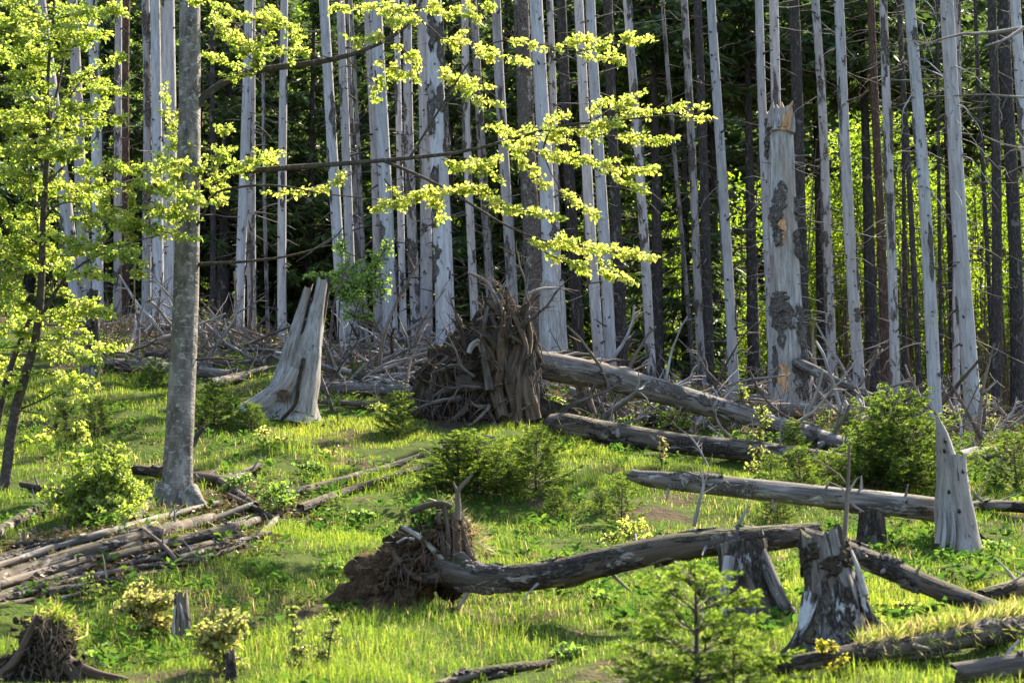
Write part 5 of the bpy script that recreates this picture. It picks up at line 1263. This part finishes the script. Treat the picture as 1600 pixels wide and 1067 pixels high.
bush('beech_sapling', 'wide low sapling with reddish young leaves below the log pile', 'sapling', (235, 1002), [(228, 940, 44, 24), (205, 948, 30, 24), (258, 932, 26, 18), (235, 975, 42, 22), (225, 915, 20, 12)], 'leaf_red', [[(232, 1002), (225, 970), (215, 940)], [(236, 1002), (245, 965), (255, 935)]], .04, (.2, 1), .6, 4)
bush('beech_sapling', 'bushy orange-tinged sapling beside the small dark split stump', 'sapling', (352, 1052), [(345, 982, 38, 34), (328, 1005, 32, 26), (364, 972, 22, 26), (350, 1025, 32, 20)], 'leaf_red', [[(352, 1052), (348, 1010), (345, 965)], [(350, 1052), (335, 1010), (325, 990)]], .04, (.1, .95), .6, 5)
bush('beech_sapling', 'upright pale blossoming sapling in front of the reddish earth', 'sapling', (462, 1062), [(455, 950, 9, 20), (460, 985, 13, 16), (468, 1015, 16, 14), (462, 1040, 20, 12)], 'leaf_red', [[(464, 1062), (460, 1000), (455, 935)]], .035, (.15, .6), .55, 6)
bush('beech_sapling', 'short pale sapling with a dense leafy knob near the reddish earth', 'sapling', (508, 1046), [(524, 968, 9, 12), (515, 995, 14, 12), (506, 1022, 20, 14)], 'leaf_red', [[(510, 1046), (516, 1000), (525, 960)]], .035, (.1, .5), .6, 7)
bush('beech_sapling', 'thin upright sapling with stacked pale leaf tufts before the mossy log', 'sapling', (1186, 760), [(1192, 640, 12, 16), (1188, 672, 13, 14), (1183, 705, 14, 14), (1178, 732, 14, 14), (1196, 655, 10, 10)], 'leaf_red', [[(1186, 762), (1186, 710), (1192, 625)]], .05, (.1, .75), .55, 8)
bush('beech_sapling', 'round leafy sapling growing between the two big fallen trunks', 'sapling', (1076, 690), [(1068, 635, 26, 22), (1050, 650, 22, 18), (1085, 615, 14, 14), (1072, 660, 20, 12)], 'leaf', [[(1076, 690), (1072, 650), (1080, 610)]], .055, (.1, .95), .5, 9)
bush('beech_sapling', 'meagre sapling with a few orange leaves before the mossy log', 'sapling', (1034, 735), [(1036, 690, 8, 12), (1034, 712, 10, 12)], 'leaf_red', [[(1034, 738), (1035, 700), (1036, 670)]], .045, (.5, 1), .45, 10)
bush('beech_sapling', 'pale yellow sapling behind the fallen sticks past the pointed stump', 'sapling', (1530, 688), [(1520, 600, 20, 16), (1535, 625, 18, 14), (1470, 645, 16, 16), (1545, 660, 20, 14), (1500, 690, 26, 14)], 'leaf_red', [[(1530, 690), (1528, 640), (1520, 595)], [(1505, 690), (1490, 660), (1472, 640)]], .06, (.05, .6), .45, 11)
bush('beech_sapling', 'tiny reddish-leaved sapling leaning on the big propped trunk', 'sapling', (1158, 660), [(1158, 615, 14, 14), (1165, 638, 12, 12)], 'leaf_red', [[(1158, 662), (1160, 635), (1157, 605)]], .055, (.1, .8), .5, 12)
bush('beech_sapling', 'low spreading yellow-leaved sapling on the slope above the bent trunk', 'sapling', (1000, 862), [(985, 828, 36, 16), (1020, 838, 30, 14), (955, 838, 22, 12)], 'leaf', [[(1000, 862), (985, 835), (965, 820)], [(1000, 862), (1020, 840), (1040, 825)]], .04, (.3, .95), .4, 13)
bush('beech_sapling', 'scrawny bush with sparse pale leaves by the two grey logs', 'sapling', (440, 800), [(430, 765, 26, 14), (445, 782, 24, 10), (415, 775, 16, 12)], 'leaf_green', [[(440, 802), (432, 780), (420, 755)]], .05, (.3, 1), .35, 14)
bush('beech_sapling', 'low leafy growth sprouting through the debris by the beech foot', 'sapling', (390, 775), [(375, 748, 26, 14), (355, 770, 20, 16), (400, 768, 20, 12)], 'leaf_green', [[(385, 778), (375, 755), (365, 738)]], .05, (.1, .8), .45, 15)
bush('beech_sapling', 'tiny bright sapling sprouting among the lowest poles of the pile', 'sapling', (148, 940), [(143, 905, 10, 12), (148, 920, 11, 8)], 'leaf', [[(148, 942), (146, 915), (142, 895)]], .035, (.3, 1), .7, 16)
bush('yellow_flower', 'clump of upright stems with yellow flower heads before the black-topped stump', 'wildflower', (1300, 1062), [(1284, 1010, 7, 14), (1299, 1012, 8, 12), (1302, 1040, 8, 10), (1316, 1028, 5, 8)], 'flower', [[(1300, 1064), (1292, 1030), (1284, 1000)], [(1302, 1064), (1302, 1030), (1299, 1000)], [(1304, 1064), (1310, 1045), (1317, 1022)]], .022, (0, 1), .9, 17, srad=.005)
bush('beech_sapling', 'leafy sprig growing on top of the big root mass', 'sapling', (880, 655), [(862, 625, 14, 8), (885, 640, 14, 8), (815, 605, 9, 8)], 'leaf', [[(880, 660), (870, 640), (858, 622)]], .05, (.2, .8), .5, 18)
bush('beech_sapling', 'low golden shrub in the grass behind the beech foot', 'sapling', (330, 705), [(440, 690, 26, 12), (410, 672, 14, 10)], 'leaf', [[(430, 712), (436, 695), (442, 682)]], .04, (.5, 1), .4, 19)

for i, (lb, base, lobes, mt) in enumerate([
    ('low leafy shrub on the bank between the beech and the two grey logs', (480, 742), [(480, 728, 24, 9), (498, 732, 16, 7)], 'leaf_green'),
    ('pale flowering tuft on the open bank above the two grey logs', (520, 718), [(518, 706, 16, 8)], 'leaf_red'),
    ('low shrub on the open grass uphill of the small root plate', (560, 812), [(558, 800, 24, 8), (578, 804, 14, 6)], 'leaf_green'),
    ('small shrub just below the small root plate', (520, 900), [(520, 886, 20, 9)], 'leaf_green'),
    ('low shrub at the bottom of the slope beside the flat piece of wood', (880, 1030), [(880, 1014, 26, 12), (905, 1018, 16, 8)], 'leaf_green'),
    ('leafy shrub under the bent dark trunk', (940, 945), [(940, 930, 24, 10)], 'leaf_green'),
    ('dark low shrub at the foot of the hollow stump', (1110, 960), [(1105, 944, 24, 12)], 'leaf_green'),
    ('yellowish shrub beside the sloping mottled log', (1420, 960), [(1420, 946, 26, 10)], 'leaf'),
    ('leafy shrub in the shade of the pointed stump', (1560, 870), [(1560, 852, 30, 12)], 'leaf_green'),
    ('green regrowth in the brush under the big propped trunk', (985, 672), [(985, 655, 18, 10)], 'leaf_green'),
    ('green regrowth between the snag and the pale smooth log', (1290, 665), [(1290, 645, 20, 12)], 'leaf'),
    ('green regrowth behind the two big trunks near the isolated pale trunk', (1175, 630), [(1170, 610, 18, 14)], 'leaf'),
    ('yellow regrowth at the thin end of the pale level log', (1575, 665), [(1580, 640, 20, 16)], 'leaf_red'),
    ('yellow-green regrowth in front of the brush by the root mass', (600, 650), [(590, 636, 20, 9)], 'leaf'),
    ('low bramble in the lower corner beside the dark root clump', (150, 1040), [(160, 1022, 30, 14)], 'leaf_green')]):
    bush('low_shrub', lb, 'shrub', base, lobes, mt, [[base, (base[0] + 3, base[1] - 12), (base[0] - 4, lobes[0][1] - 4)]], .045, (.1, .95), .34, 40 + i, None, .008)

# ------------------------------------------------------------------ young spruces
def young_spruce_parts(seed, wid, dense, lime=0.0):
    """unit-height young spruce: trunk, twigs and needles; tips carry fresh shoots"""
    rng = np.random.default_rng(seed); tr = MB(); tw = MB(); nd = MB()
    tz = np.linspace(-.05, 1, 8); tube(tr, np.stack([.01 * np.sin(tz * 6), 0 * tz, tz], -1), np.linspace(.016, .003, 8), 6, cap0=False)
    zs = [z for z in np.linspace(.04, .90, int(11 * dense))]
    lob = rng.uniform(0, 6.283, 3)
    for w, z in enumerate(zs):
        L0 = (wid * (1 - z) ** .7 + .03) * rng.uniform(.78, 1.15)
        nb = int(6 + 5 * (1 - z))
        for b in range(nb):
            az = (b + rng.uniform(-.35, .35)) / nb * 6.283; hd = np.array([math.cos(az), math.sin(az), 0])
            l = L0 * rng.uniform(.5, 1.15) * (1 + .22 * math.cos(2 * az + lob[0]) + .15 * math.cos(3 * az + lob[1])); t = np.linspace(0, 1, 6); rise = rng.uniform(.05, .35) + .5 * z
            zz = z + rng.uniform(-.025, .025)
            pts = np.array([0, 0, zz]) + hd * (l * t)[:, None] + np.array([0, 0, 1.0]) * (l * (rise * t + .12 * t ** 2 - .25 * (1 - z) * t * (1 - t)))[:, None] + rng.normal(size=(6, 3)) * .006
            tube(tw, pts, np.linspace(.006, .002, 6), 3, cap0=False, cap1=False)
            ns = int(5 + l * 44)
            segs = [(pts[4], pts[5])]
            for q in range(ns):
                f = rng.uniform(.25, 1) ** .8 * 5; i = min(int(f), 4); p0 = pts[i] + (pts[i + 1] - pts[i]) * (f - i)
                sd = np.cross(hd, [0, 0, 1.0]) * (1 if q % 2 else -1)
                segs.append((p0, p0 + norm(hd * .9 + sd * .8 + np.array([0, 0, rng.uniform(-.3, .25)])) * rng.uniform(.04, .085) * (1.25 - .4 * f / 5)))
            for q, (a, b_) in enumerate(segs):
                n = 17; s = rng.random(n); dd = norm(b_ - a); P = a + (b_ - a) * s[:, None]
                rad = norm(np.cross(dd, rng.normal(size=(n, 3))))
                ax = norm(rad * .7 + dd * .8)
                out = min(1, np.hypot(*((a + b_) / 2)[:2]) / (l + 1e-6))
                tip = rng.random() < (-.22 + lime + .98 * out ** 1.4)
                tn = (rng.uniform(.6, 1.0) if tip else rng.uniform(.1, .5))
                leaves(nd, P, ax, norm(np.cross(ax, rng.normal(size=(n, 3)))), rng.uniform(.018, .032, n), .008, np.clip(tn + rng.normal(0, .06, n), 0, 1), 0)
    n = 90; s = rng.uniform(.86, 1.02, n); P = np.stack([0 * s, 0 * s, s], -1); a = rng.uniform(0, 6.283, n)
    leaves(nd, P, norm(np.stack([np.cos(a), np.sin(a), 1 + 0 * a], -1)), rdir(n, rng), .03, .008, rng.uniform(.5, 1, n), 0)
    return tr, tw, nd
G_SP = 'young spruces growing on the open slope'
def young_spruce(seed, wid, dense, lime=0.0):
    t = thing('young_spruce', '', 'young spruce', (0, 0, 0), G_SP)
    tr, tw, nd = young_spruce_parts(seed, wid, dense, lime)
    part('trunk', tr, M['dark_bark'], t); part('twig', tw, M['twig_brown'], t, kind='stuff'); part('crown', nd, M['needle'], t, kind='stuff', smooth=False)
    return t
YS = [young_spruce(1, .60, 1.1), young_spruce(2, .46, 1.1), young_spruce(3, .85, 1.0), young_spruce(4, .50, .8, .12)]
YS_USED = [False] * 4
yrnd = random.Random(5)
for (px, py, hpx, v, label) in [
    (1398, 770, 160, 0, 'largest bushy young spruce, right behind the long round log'), (1425, 765, 110, 2, 'broad low young spruce crowding the largest one beside the pointed stump'), (1365, 765, 95, 2, 'low young spruce on the uphill flank of the largest one'), (1393, 640, 130, 1, 'thin-topped young spruce whose leader stands before the knotty trunk'),
    (1588, 772, 95, 2, 'dense green young spruce at the picture edge past the pointed stump'), (745, 778, 95, 2, 'broad dark young spruce in front of the upturned roots, wider of two'), (715, 770, 95, 0, 'yellow-tipped young spruce on the downhill flank of the broad dark one'), (838, 768, 100, 0, 'second dark young spruce in front of the upturned roots, nearer the fallen trunk'), (775, 775, 70, 2, 'small dark young spruce squeezed between the two bushy ones'),
    (335, 668, 72, 0, 'round young spruce just past the grey beech on the upper grass'), (392, 672, 42, 2, 'flat little spruce next to the foot of the silvery split stump'), (147, 678, 58, 0, 'dark little spruce in the sunny grass behind the leafy sapling'), (240, 606, 42, 2, 'small spruce under the grey log with a rusty underside'), (622, 682, 72, 1, 'narrow young spruce beside the tangled root mass'),
    (871, 812, 52, 1, 'tiny dark spruce in the bright grass below the two bushy ones'), (972, 826, 85, 3, 'pale spindly young spruce in the middle of the open slope'), (1250, 775, 78, 0, 'young spruce half hidden behind the long round log'), (1215, 815, 50, 2, 'low spruce in the shade under the long round log'), (1290, 772, 62, 2, 'low young spruce between the mossy log and the long round log'), (1205, 768, 58, 3, 'lime-tipped low spruce next to the stacked pale leaf tufts'),
    (1092, 1118, 300, 3, 'large blurred young spruce with a thin leader at the bottom of the picture'), (1045, 1090, 150, 2, 'blurred low spruce spreading beside the large blurred one'), (1150, 1096, 170, 3, 'blurred bushy spruce between the large blurred one and the rotten log'),
    (1440, 700, 50, 1, 'small slim spruce in front of the pale level log'), (940, 800, 40, 1, 'hand-high spruce on the sunlit patch of grass'), (560, 600, 34, 1, 'hand-high spruce in the brush by the pale half-hidden log'), (1330, 700, 60, 1, 'slim spruce at the thin end of the big propped trunk'), (1240, 720, 64, 1, 'slim pale spruce standing before the mossy log')]:
    g = ground(px, min(py, 1066)) if py <= 1066 else on(px, 11.6)
    h = hpx * mpp(g)
    wf = 1.45 if ('broad' in label or 'flank' in label or 'blurred' in label) else 1.1
    if not YS_USED[v]:
        YS_USED[v] = True; o = YS[v]; o.location = g; o['label'] = label; o.scale = (h * wf, h * wf, h); o.rotation_euler.z = yrnd.uniform(0, 6.28)
    else:
        copy_thing(YS[v], g, yrnd.uniform(0, 6.28), (h * wf, h * wf, h), label)

# ------------------------------------------------------------------ dead branches and brush
G_BR = 'dead branches sticking out of the brush'
def dead_branch(label, pl, w, mat='twig', Y=None, dd=0.0, group=G_BR, forks=3, seed=0, cat='dead branch'):
    rnd = random.Random(seed * 3 + 1)
    Y0 = Y if Y else ground(*pl[-1])[1]
    n = len(pl)
    P = [at(a, b, Y0 + dd * (1 - i / (n - 1)) + rnd.uniform(-.05, .05)) for i, (a, b) in enumerate(pl)]
    base = P[-1]; t = thing('dead_branch', label, cat, (base[0], base[1], float(gz(base[0], base[1]))), group)
    P = P[::-1]; P[0] = P[0] + np.array([0, 0, -.06])
    c = curve(P, 14); r0 = w * .5 * mpp(base)
    mb = MB(); s = tube(mb, c, np.linspace(r0 * 1.15, r0 * .45, 14), 7, wob=.18, wl=4, jag=.02, seed=seed); part('stem', mb, M[mat], t)
    if forks:
        fm = MB()
        for k in range(forks * 2):
            p, nn, tt = surf_at(s, rnd.uniform(.3, 1), rnd.uniform(0, 6.28))
            stub(fm, p, nn * .8 + tt * rnd.uniform(.2, 1.2), rnd.uniform(.08, .45), r0 * .4, 4, .25, rnd, seg=4)
        part('side_twig', fm, M[mat], t, kind='stuff')
    return t
HB = [('tall curving dead branch rising above the brush below the green sapling', [(658, 406), (622, 468), (598, 530), (590, 597)], 7, 'twig_brown'),
 ('dead branch leaning toward the thickest silver trunk', [(695, 452), (662, 500), (645, 540), (636, 585)], 5, 'twig_brown'), ('straight thin dead pole in front of the green sapling', [(546, 404), (521, 479), (513, 596)], 5, 'twig_brown'), ('s-bent dead branch arching over the pale half-hidden log', [(608, 514), (580, 542), (582, 575), (599, 612)], 5, 'twig_brown'),
 ('thin leaning branch tip above the silvery stump', [(466, 446), (452, 476), (438, 508)], 5, 'twig_brown'), ('bleached claw-shaped branch in front of the lone slim trunk', [(437, 438), (420, 455), (416, 478), (407, 495)], 5, 'twig'), ('thin white branch crossing the claw-shaped one', [(415, 452), (435, 468), (452, 484)], 3, 'silver'), ('curved grey branch sweeping up against the silvery split stump', [(482, 507), (462, 535), (449, 547), (412, 559), (362, 563)], 6, 'twig'),
 ('long low branch running level through the brush', [(680, 480), (630, 500), (570, 523), (517, 543)], 4, 'twig_brown'), ('white bent branch lying on the pale half-hidden log', [(515, 547), (528, 581), (548, 605), (568, 618)], 5, 'silver'), ('pale pole lying slantwise behind the pale log', [(588, 555), (560, 580), (538, 600)], 6, 'silver'), ('pale pole pointing at the root mass', [(676, 560), (640, 570), (612, 590)], 7, 'silver'), ('grey slat leaning on the silvery split stump', [(499, 581), (510, 612), (521, 641)], 7, 'log'),
 ('long whip-like stick in front of the three trunks behind the beech', [(210, 398), (211, 480), (226, 525), (242, 568)], 4, 'twig_brown'), ('upright brown stick just beside the grey beech', [(254, 427), (248, 478), (243, 528)], 6, 'twig_brown'), ('forked bleached stick on the grey log with a rusty underside', [(230, 462), (218, 500), (214, 560)], 7, 'twig'), ('bent stick behind the crumbling stump', [(165, 472), (178, 484), (187, 514)], 5, 'twig_brown'), ('stout stick propped beside the forked bleached one', [(196, 560), (206, 575), (214, 590)], 5, 'twig_brown'),
 ('tall bent bleached branch leaning in front of the slender spotted trunk', [(1050, 350), (1030, 400), (1008, 449), (990, 510), (978, 572)], 8, 'twig'), ('long thin brown branch arching up toward the broken snag', [(1202, 383), (1180, 425), (1147, 471), (1133, 540), (1123, 613)], 6, 'twig_brown'), ('brown forked branch standing in the brush above the big propped trunk', [(1104, 466), (1082, 513), (1072, 555), (1067, 597)], 7, 'twig_brown'), ('thin pale twig reaching across to the brown forked branch', [(1035, 503), (1055, 520), (1078, 534)], 3, 'twig'), ('bowed branch touching the pale close pair', [(986, 522), (960, 530), (935, 556)], 4, 'twig'),
 ('pale crooked branch hanging on the mossy log', [(1112, 634), (1125, 665), (1142, 684), (1166, 716)], 5, 'silver'), ('bleached straight branch lying over the mossy log', [(1108, 666), (1135, 690), (1162, 716)], 6, 'silver'), ('thin curved bleached twig drooping off the mossy log', [(1064, 671), (1085, 690), (1110, 730)], 4, 'silver'), ('dark looped branch arching before the broken snag', [(1240, 571), (1222, 570), (1210, 580), (1212, 610), (1222, 638)], 6, 'twig_brown'), ('bleached crooked branch at the hollow end of the leaning pole', [(1253, 570), (1263, 596), (1255, 625)], 5, 'twig'),
 ('long grey branch slanting across the leaning pole', [(1354, 532), (1322, 556), (1287, 583)], 5, 'twig'), ('thin dark branch standing on the pale smooth log', [(1323, 608), (1312, 645), (1296, 700)], 5, 'twig_brown'), ('straight dark reddish pole leaning over the pale level log', [(1479, 589), (1512, 645), (1551, 712)], 8, 'twig_brown'), ('grey branch crossing the straight dark reddish pole', [(1558, 595), (1520, 630), (1480, 672)], 6, 'twig'), ('tall thin branch rising behind the pale yellow sapling', [(1553, 538), (1536, 608), (1526, 695)], 7, 'twig_brown'),
 ('curved brown branch before the wide pale trunk', [(1454, 558), (1436, 594), (1443, 640)], 5, 'twig_brown'), ('bare branch curling in from the picture edge above the pale level log', [(1610, 640), (1566, 660), (1545, 674)], 5, 'twig'), ('long thin branch slanting up through the young spruce top', [(1424, 545), (1390, 572), (1352, 600)], 5, 'twig'), ('bleached branch stub with antler tips on the big propped trunk', [(882, 525), (898, 540), (905, 560)], 7, 'twig'), ('antler-shaped branch beside the short jagged stump', [(878, 510), (895, 520), (912, 545), (918, 560)], 8, 'twig'),
 ('grey forked branch caught between the big trunk and the mossy log', [(1000, 640), (985, 648), (955, 665)], 4, 'twig'), ('upright weathered stick below the big propped trunk', [(955, 632), (957, 650), (956, 670)], 6, 'silver'), ('dark stick stuck upright on the mossy log', [(1086, 660), (1085, 675), (1084, 694)], 5, 'twig_brown'), ('thin whip curling down over the mossy log', [(975, 625), (1000, 640), (1018, 662)], 4, 'twig'),
 ('white dead branch leaning at the thin end of the mossy log', [(1276, 702), (1292, 725), (1312, 750)], 5, 'silver')]
for i, (lb, pl, w, mt) in enumerate(HB):
    dead_branch(lb, pl, w, mt, seed=i)
dead_branch('crooked brown stick standing upright behind the black-topped stump', [(1327, 698), (1324, 775), (1317, 850)], 8, 'twig_brown', Y=16.3, seed=90, forks=1, group=None)
dead_branch('pale forked stick hanging off the raised end of the long round log', [(1094, 732), (1099, 756), (1094, 780), (1084, 814)], 6, 'twig', Y=21.8, seed=91, forks=1, group=None)
dead_branch('forked brown branch lying across the log pile', [(226, 828), (255, 852), (289, 882)], 9, 'twig_brown', seed=92, forks=1, group=None)
dead_branch('short snapped stick leaning behind the grey beech trunk', [(318, 668), (308, 682), (298, 697)], 12, 'log_dark', seed=93, forks=0, group=None)

# sticks of the brush: anonymous ones by zone
def brush():
    rnd = random.Random(31)
    zones = [(150, 420, 505, 585, 60, 'weathered dead stick in the brush between the grey beech and the silvery stump'), (495, 665, 535, 625, 68, 'weathered dead stick in the brush between the silvery stump and the root mass'), (900, 1200, 570, 690, 68, 'weathered dead stick in the brush around the two big fallen trunks'), (1200, 1440, 575, 720, 62, 'weathered dead stick in the brush around the snag and the pale smooth log'), (1430, 1610, 620, 720, 40, 'weathered dead stick in the brush past the pointed stump')]
    for zi, (x0, x1, y0, y1, n, label) in enumerate(zones):
        for k in range(n):
            px, py = rnd.uniform(x0, x1), rnd.uniform(y0, y1)
            g = ground(px, py)
            if g[1] > 44: g = on(px, rnd.uniform(38, 43))
            L = rnd.uniform(.6, 2.0); el = abs(rnd.gauss(.15, .45)); az = rnd.uniform(0, 6.28)
            d = np.array([math.cos(az) * math.cos(el), .6 * math.sin(az) * math.cos(el), math.sin(el)])
            P = wild_root(g + np.array([0, 0, rnd.uniform(.02, .3)]), d, L, .2, rnd, 6)
            t = thing('fallen_branch', label, 'dead branch', g, 'sticks lying in the brush')
            mb = MB(); r0 = rnd.uniform(.015, .052) * (1.25 if zi in (2, 3) else 1)
            s = tube(mb, P, np.linspace(r0, r0 * .4, len(P)), 6, wob=.15, seed=zi * 100 + k)
            for q in range(3):
                p, nn, tt = surf_at(s, rnd.uniform(.3, .95), rnd.uniform(0, 6.28)); stub(mb, p, nn + tt, rnd.uniform(.1, .4), r0 * .4, 4, .3, rnd, seg=3)
            part('stem', mb, M[rnd.choice(['twig', 'twig', 'twig_brown', 'silver', 'silver', 'root_grey'])], t)
    fm = MB()
    for k in range(1900):
        u = rnd.random()
        if u < .36: px, py = rnd.uniform(120, 430), rnd.gauss(552, 26)
        elif u < .55: px, py = rnd.uniform(480, 680), rnd.gauss(592, 26)
        elif u < .72: px, py = rnd.uniform(860, 1200), rnd.uniform(570, 700)
        else: px, py = rnd.uniform(1180, 1640), rnd.uniform(590, 715)
        g = ground(px, py)
        if g[1] > 44: g = on(px, rnd.uniform(37.5, 43))
        el = abs(rnd.gauss(.2, .5)); az = rnd.uniform(0, 6.28)
        d = np.array([math.cos(az) * math.cos(el), math.sin(az) * math.cos(el), math.sin(el)])
        P = wild_root(g + np.array([0, 0, rnd.uniform(0, .35)]), d, rnd.uniform(.2, 1.0), .35, rnd, 4)
        tube(fm, P, np.linspace(rnd.uniform(.004, .011), .003, 5), 4, cap0=False, cap1=False)
    solo('brushwood', fm, M['twig_brown'], kind='stuff')
    lm = MB(); n = 26000
    px = RNG.uniform(60, 1680, n); Yv = RNG.uniform(34, 47, n)
    x = (px - 800) / F * (Yv * 1.02); z = gz(x, Yv)
    keep = (Yv > np.interp(px, [60, 420, 660, 700, 1000, 1680], [38.2, 37.2, 35, 32, 31.5, 30.5]))
    P = np.stack([x, Yv, z + RNG.random(n) ** 3 * .3], -1)[keep]; m = len(P)
    leaves(lm, P, norm(rdir(m) * [1, 1, .5]), norm(rdir(m) + [0, 0, .6]), RNG.uniform(.05, .16, m), RNG.uniform(.02, .06, m), RNG.random(m)); solo('leaf_litter', lm, M['litter'], kind='stuff')
brush()

# a dead tree just out of view whose bare branches reach in
def edge_tree():
    Y = 17.0; g = on(1840, Y)
    t = thing('standing_dead_tree', 'bare grey branches reaching in from a dead tree beyond the picture edge', 'dead tree', g)
    P = np.array([g + np.array([0, 0, z]) for z in np.linspace(-.3, 9, 12)]); mb = MB(); tube(mb, P, np.linspace(.14, .06, 12), 12, wob=.05, jag=.3, cap0=False); part('trunk', mb, M['dead'], t)
    rnd = random.Random(2)
    for q, pl in enumerate([[(1845, 20), (1700, 30), (1600, 44), (1545, 52), (1500, 54), (1450, 68), (1428, 72)], [(1845, 120), (1700, 150), (1600, 152), (1540, 148), (1490, 150)], [(1845, 210), (1700, 228), (1600, 232), (1560, 222), (1536, 212)], [(1600, 44), (1570, 62), (1540, 72)]]):
        mb = MB(); p = curve([at(a, b, Y + .2 * math.sin(i + q)) for i, (a, b) in enumerate(pl)], 16); s = tube(mb, p, np.linspace(.035 if q == 0 else .02, .006, 16), 7, wob=.15, seed=q)
        for k in range(5):
            pp, nn, tt = surf_at(s, rnd.uniform(.5, 1), rnd.uniform(0, 6.28)); stub(mb, pp, nn + tt, rnd.uniform(.05, .25), .005, 4, .3, rnd)
        part('branch', mb, M['twig'], t)
edge_tree()

# ------------------------------------------------------------------ grass and weeds
def grass():
    rng = np.random.default_rng(99)
    N = 430000
    Y = rng.uniform(11.3, 43.5, N); x = rng.uniform(-.34, .34, N) * (Y + 2)
    pn = vnoise(x / 1.1, Y / 1.1, 0, 41); fn = vnoise(x / .35, Y / .35, 0, 42); wn_ = vnoise(x / 2.6, Y / 2.6, 0, 43)
    pxs = 800 + x / (Y * 1.02) * F
    edge = np.interp(pxs, [-200, 60, 420, 660, 700, 1000, 1300, 1680], [39.5, 38.6, 37.8, 35.6, 33, 32, 31, 30.5])
    keep = (rng.random(N) < np.where(Y > edge, .10, 1.0)) & (pn + .55 * fn > -.47 + .3 * (rng.random(N) - .5))
    pyv = 533.5 - F * np.tan(np.arctan2(gz(x, Y), Y) - PITCH)
    pile = (pxs < 420) & (pyv > np.interp(pxs, [-100, 0, 200, 340, 420], [860, 845, 805, 775, 775])) & (pyv < np.interp(pxs, [-100, 0, 100, 260, 420], [965, 948, 930, 905, 850]))
    keep &= ~(pile & (rng.random(N) < .9))
    debris = (pxs > 330) & (pxs < 490) & (pyv > 745) & (pyv < 830 - (pxs - 400) * .1)
    keep &= ~(debris & (rng.random(N) < .75))
    x, Y, pn, fn, wn_ = [a[keep] for a in (x, Y, pn, fn, wn_)]; n = len(x)
    z = gz(x, Y)
    tuft = np.clip(vnoise(x / .6, Y / .6, 0, 47) - .25, 0, 1) * 1.6; h = (.10 + .06 * pn + .05 * fn + .05 * rng.random(n)) * rng.uniform(.6, 1.4, n) * (1 + 1.1 * tuft); h = np.clip(h * .66, .028, .30)
    w = rng.uniform(.0045, .0105, n) * np.interp(Y, [11, 20, 42], [.65, .9, 1.3])
    az = rng.uniform(0, 6.283, n); lean = rng.uniform(.15, 1.15, n)
    d = np.stack([np.cos(az), np.sin(az), 0 * az], -1); sd = np.stack([-np.sin(az + rng.normal(0, .6, n)), np.cos(az + rng.normal(0, .6, n)), 0 * az], -1)
    B = np.stack([x, Y, z - .015], -1); up = np.array([0, 0, 1.0])
    m1 = B + up * (h * .6)[:, None] + d * (h * lean * .25)[:, None]; tp = B + up * (h * (1.05 - .35 * lean))[:, None] + d * (h * lean * .85)[:, None]
    V = np.stack([B - sd * (w / 2)[:, None], B + sd * (w / 2)[:, None], m1 + sd * (w * .4)[:, None], m1 - sd * (w * .4)[:, None], tp], 1).reshape(-1, 3)
    b = np.arange(n)[:, None] * 5
    straw = (rng.random(n) < np.clip(.05 + .34 * (-wn_ - .3) + .12 * (fn < -.3), .02, .5))
    tint = np.clip(.46 + .26 * wn_ + .14 * pn + .1 * fn + rng.normal(0, .13, n), 0, .78); tint = np.where(straw, rng.uniform(.82, 1, n), tint)
    mb = MB(); mb.add(V, quads=b + np.array([[0, 1, 2, 3]]), tris=b + np.array([[3, 2, 4]]), tint=np.repeat(tint, 5))
    solo('grass', mb, M['grass'], kind='stuff', smooth=False)
    # broad-leaved weeds in the grass
    wm = MB(); K = 4600
    Y = rng.uniform(11.5, 43, K); x = rng.uniform(-.31, .31, K) * (Y + 1)
    for i in range(K):
        if vnoise(x[i] / 1.6, Y[i] / 1.6, 0, 61) < -.15: continue
        qx = 800 + x[i] / (Y[i] * 1.02) * F; qy = 533.5 - F * math.tan(math.atan2(float(gz(x[i], Y[i])), Y[i]) - PITCH)
        if qx < 420 and np.interp(qx, [-100, 0, 200, 340, 420], [860, 845, 805, 775, 775]) < qy < np.interp(qx, [-100, 0, 100, 260, 420], [965, 948, 930, 905, 850]) and rng.random() < .85: continue
        m = rng.integers(5, 13); a = rng.uniform(0, 6.283, m); hh = rng.uniform(.02, .16, m); c = np.array([x[i], Y[i], float(gz(x[i], Y[i]))])
        ax = norm(np.stack([np.cos(a), np.sin(a), rng.uniform(-.1, .8, m)], -1)); P = c + np.stack([np.cos(a) * .03, np.sin(a) * .03, hh], -1)
        l = rng.uniform(.04, .10, m) * rng.uniform(.7, 1.5); ovate(wm, P, ax, norm(rng.normal(size=(m, 3)) * .4 + [0, 0, 1.0]), l, l * .5, np.clip(rng.random() * .8 + rng.normal(0, .12, m), 0, 1), .15)
    lm = MB(); K = 5200; pv = rng.random(K); px = rng.uniform(-60, 480, K)
    lo = np.interp(px, [-100, 0, 200, 340, 420, 480], [860, 845, 805, 770, 750, 760]); hi = np.interp(px, [-100, 0, 100, 260, 420, 480], [960, 945, 928, 902, 840, 815])
    g = np.array([ground(a, b) for a, b in zip(px[:1300], (lo + (hi - lo) * pv)[:1300])]); g = np.repeat(g, 4, 0) + rng.normal(size=(K, 3)) * [.2, .2, 0]; g[:, 2] = gz(g[:, 0], g[:, 1]) + rng.random(K) * .05
    leaves(lm, g, norm(rdir(K, rng) * [1, 1, .3]), norm(rdir(K, rng) + [0, 0, .8]), rng.uniform(.04, .12, K), rng.uniform(.015, .045, K), rng.random(K)); solo('wood_debris', lm, M['litter'], kind='stuff')
    solo('weed', wm, M['weed'], kind='stuff', smooth=False)
grass()
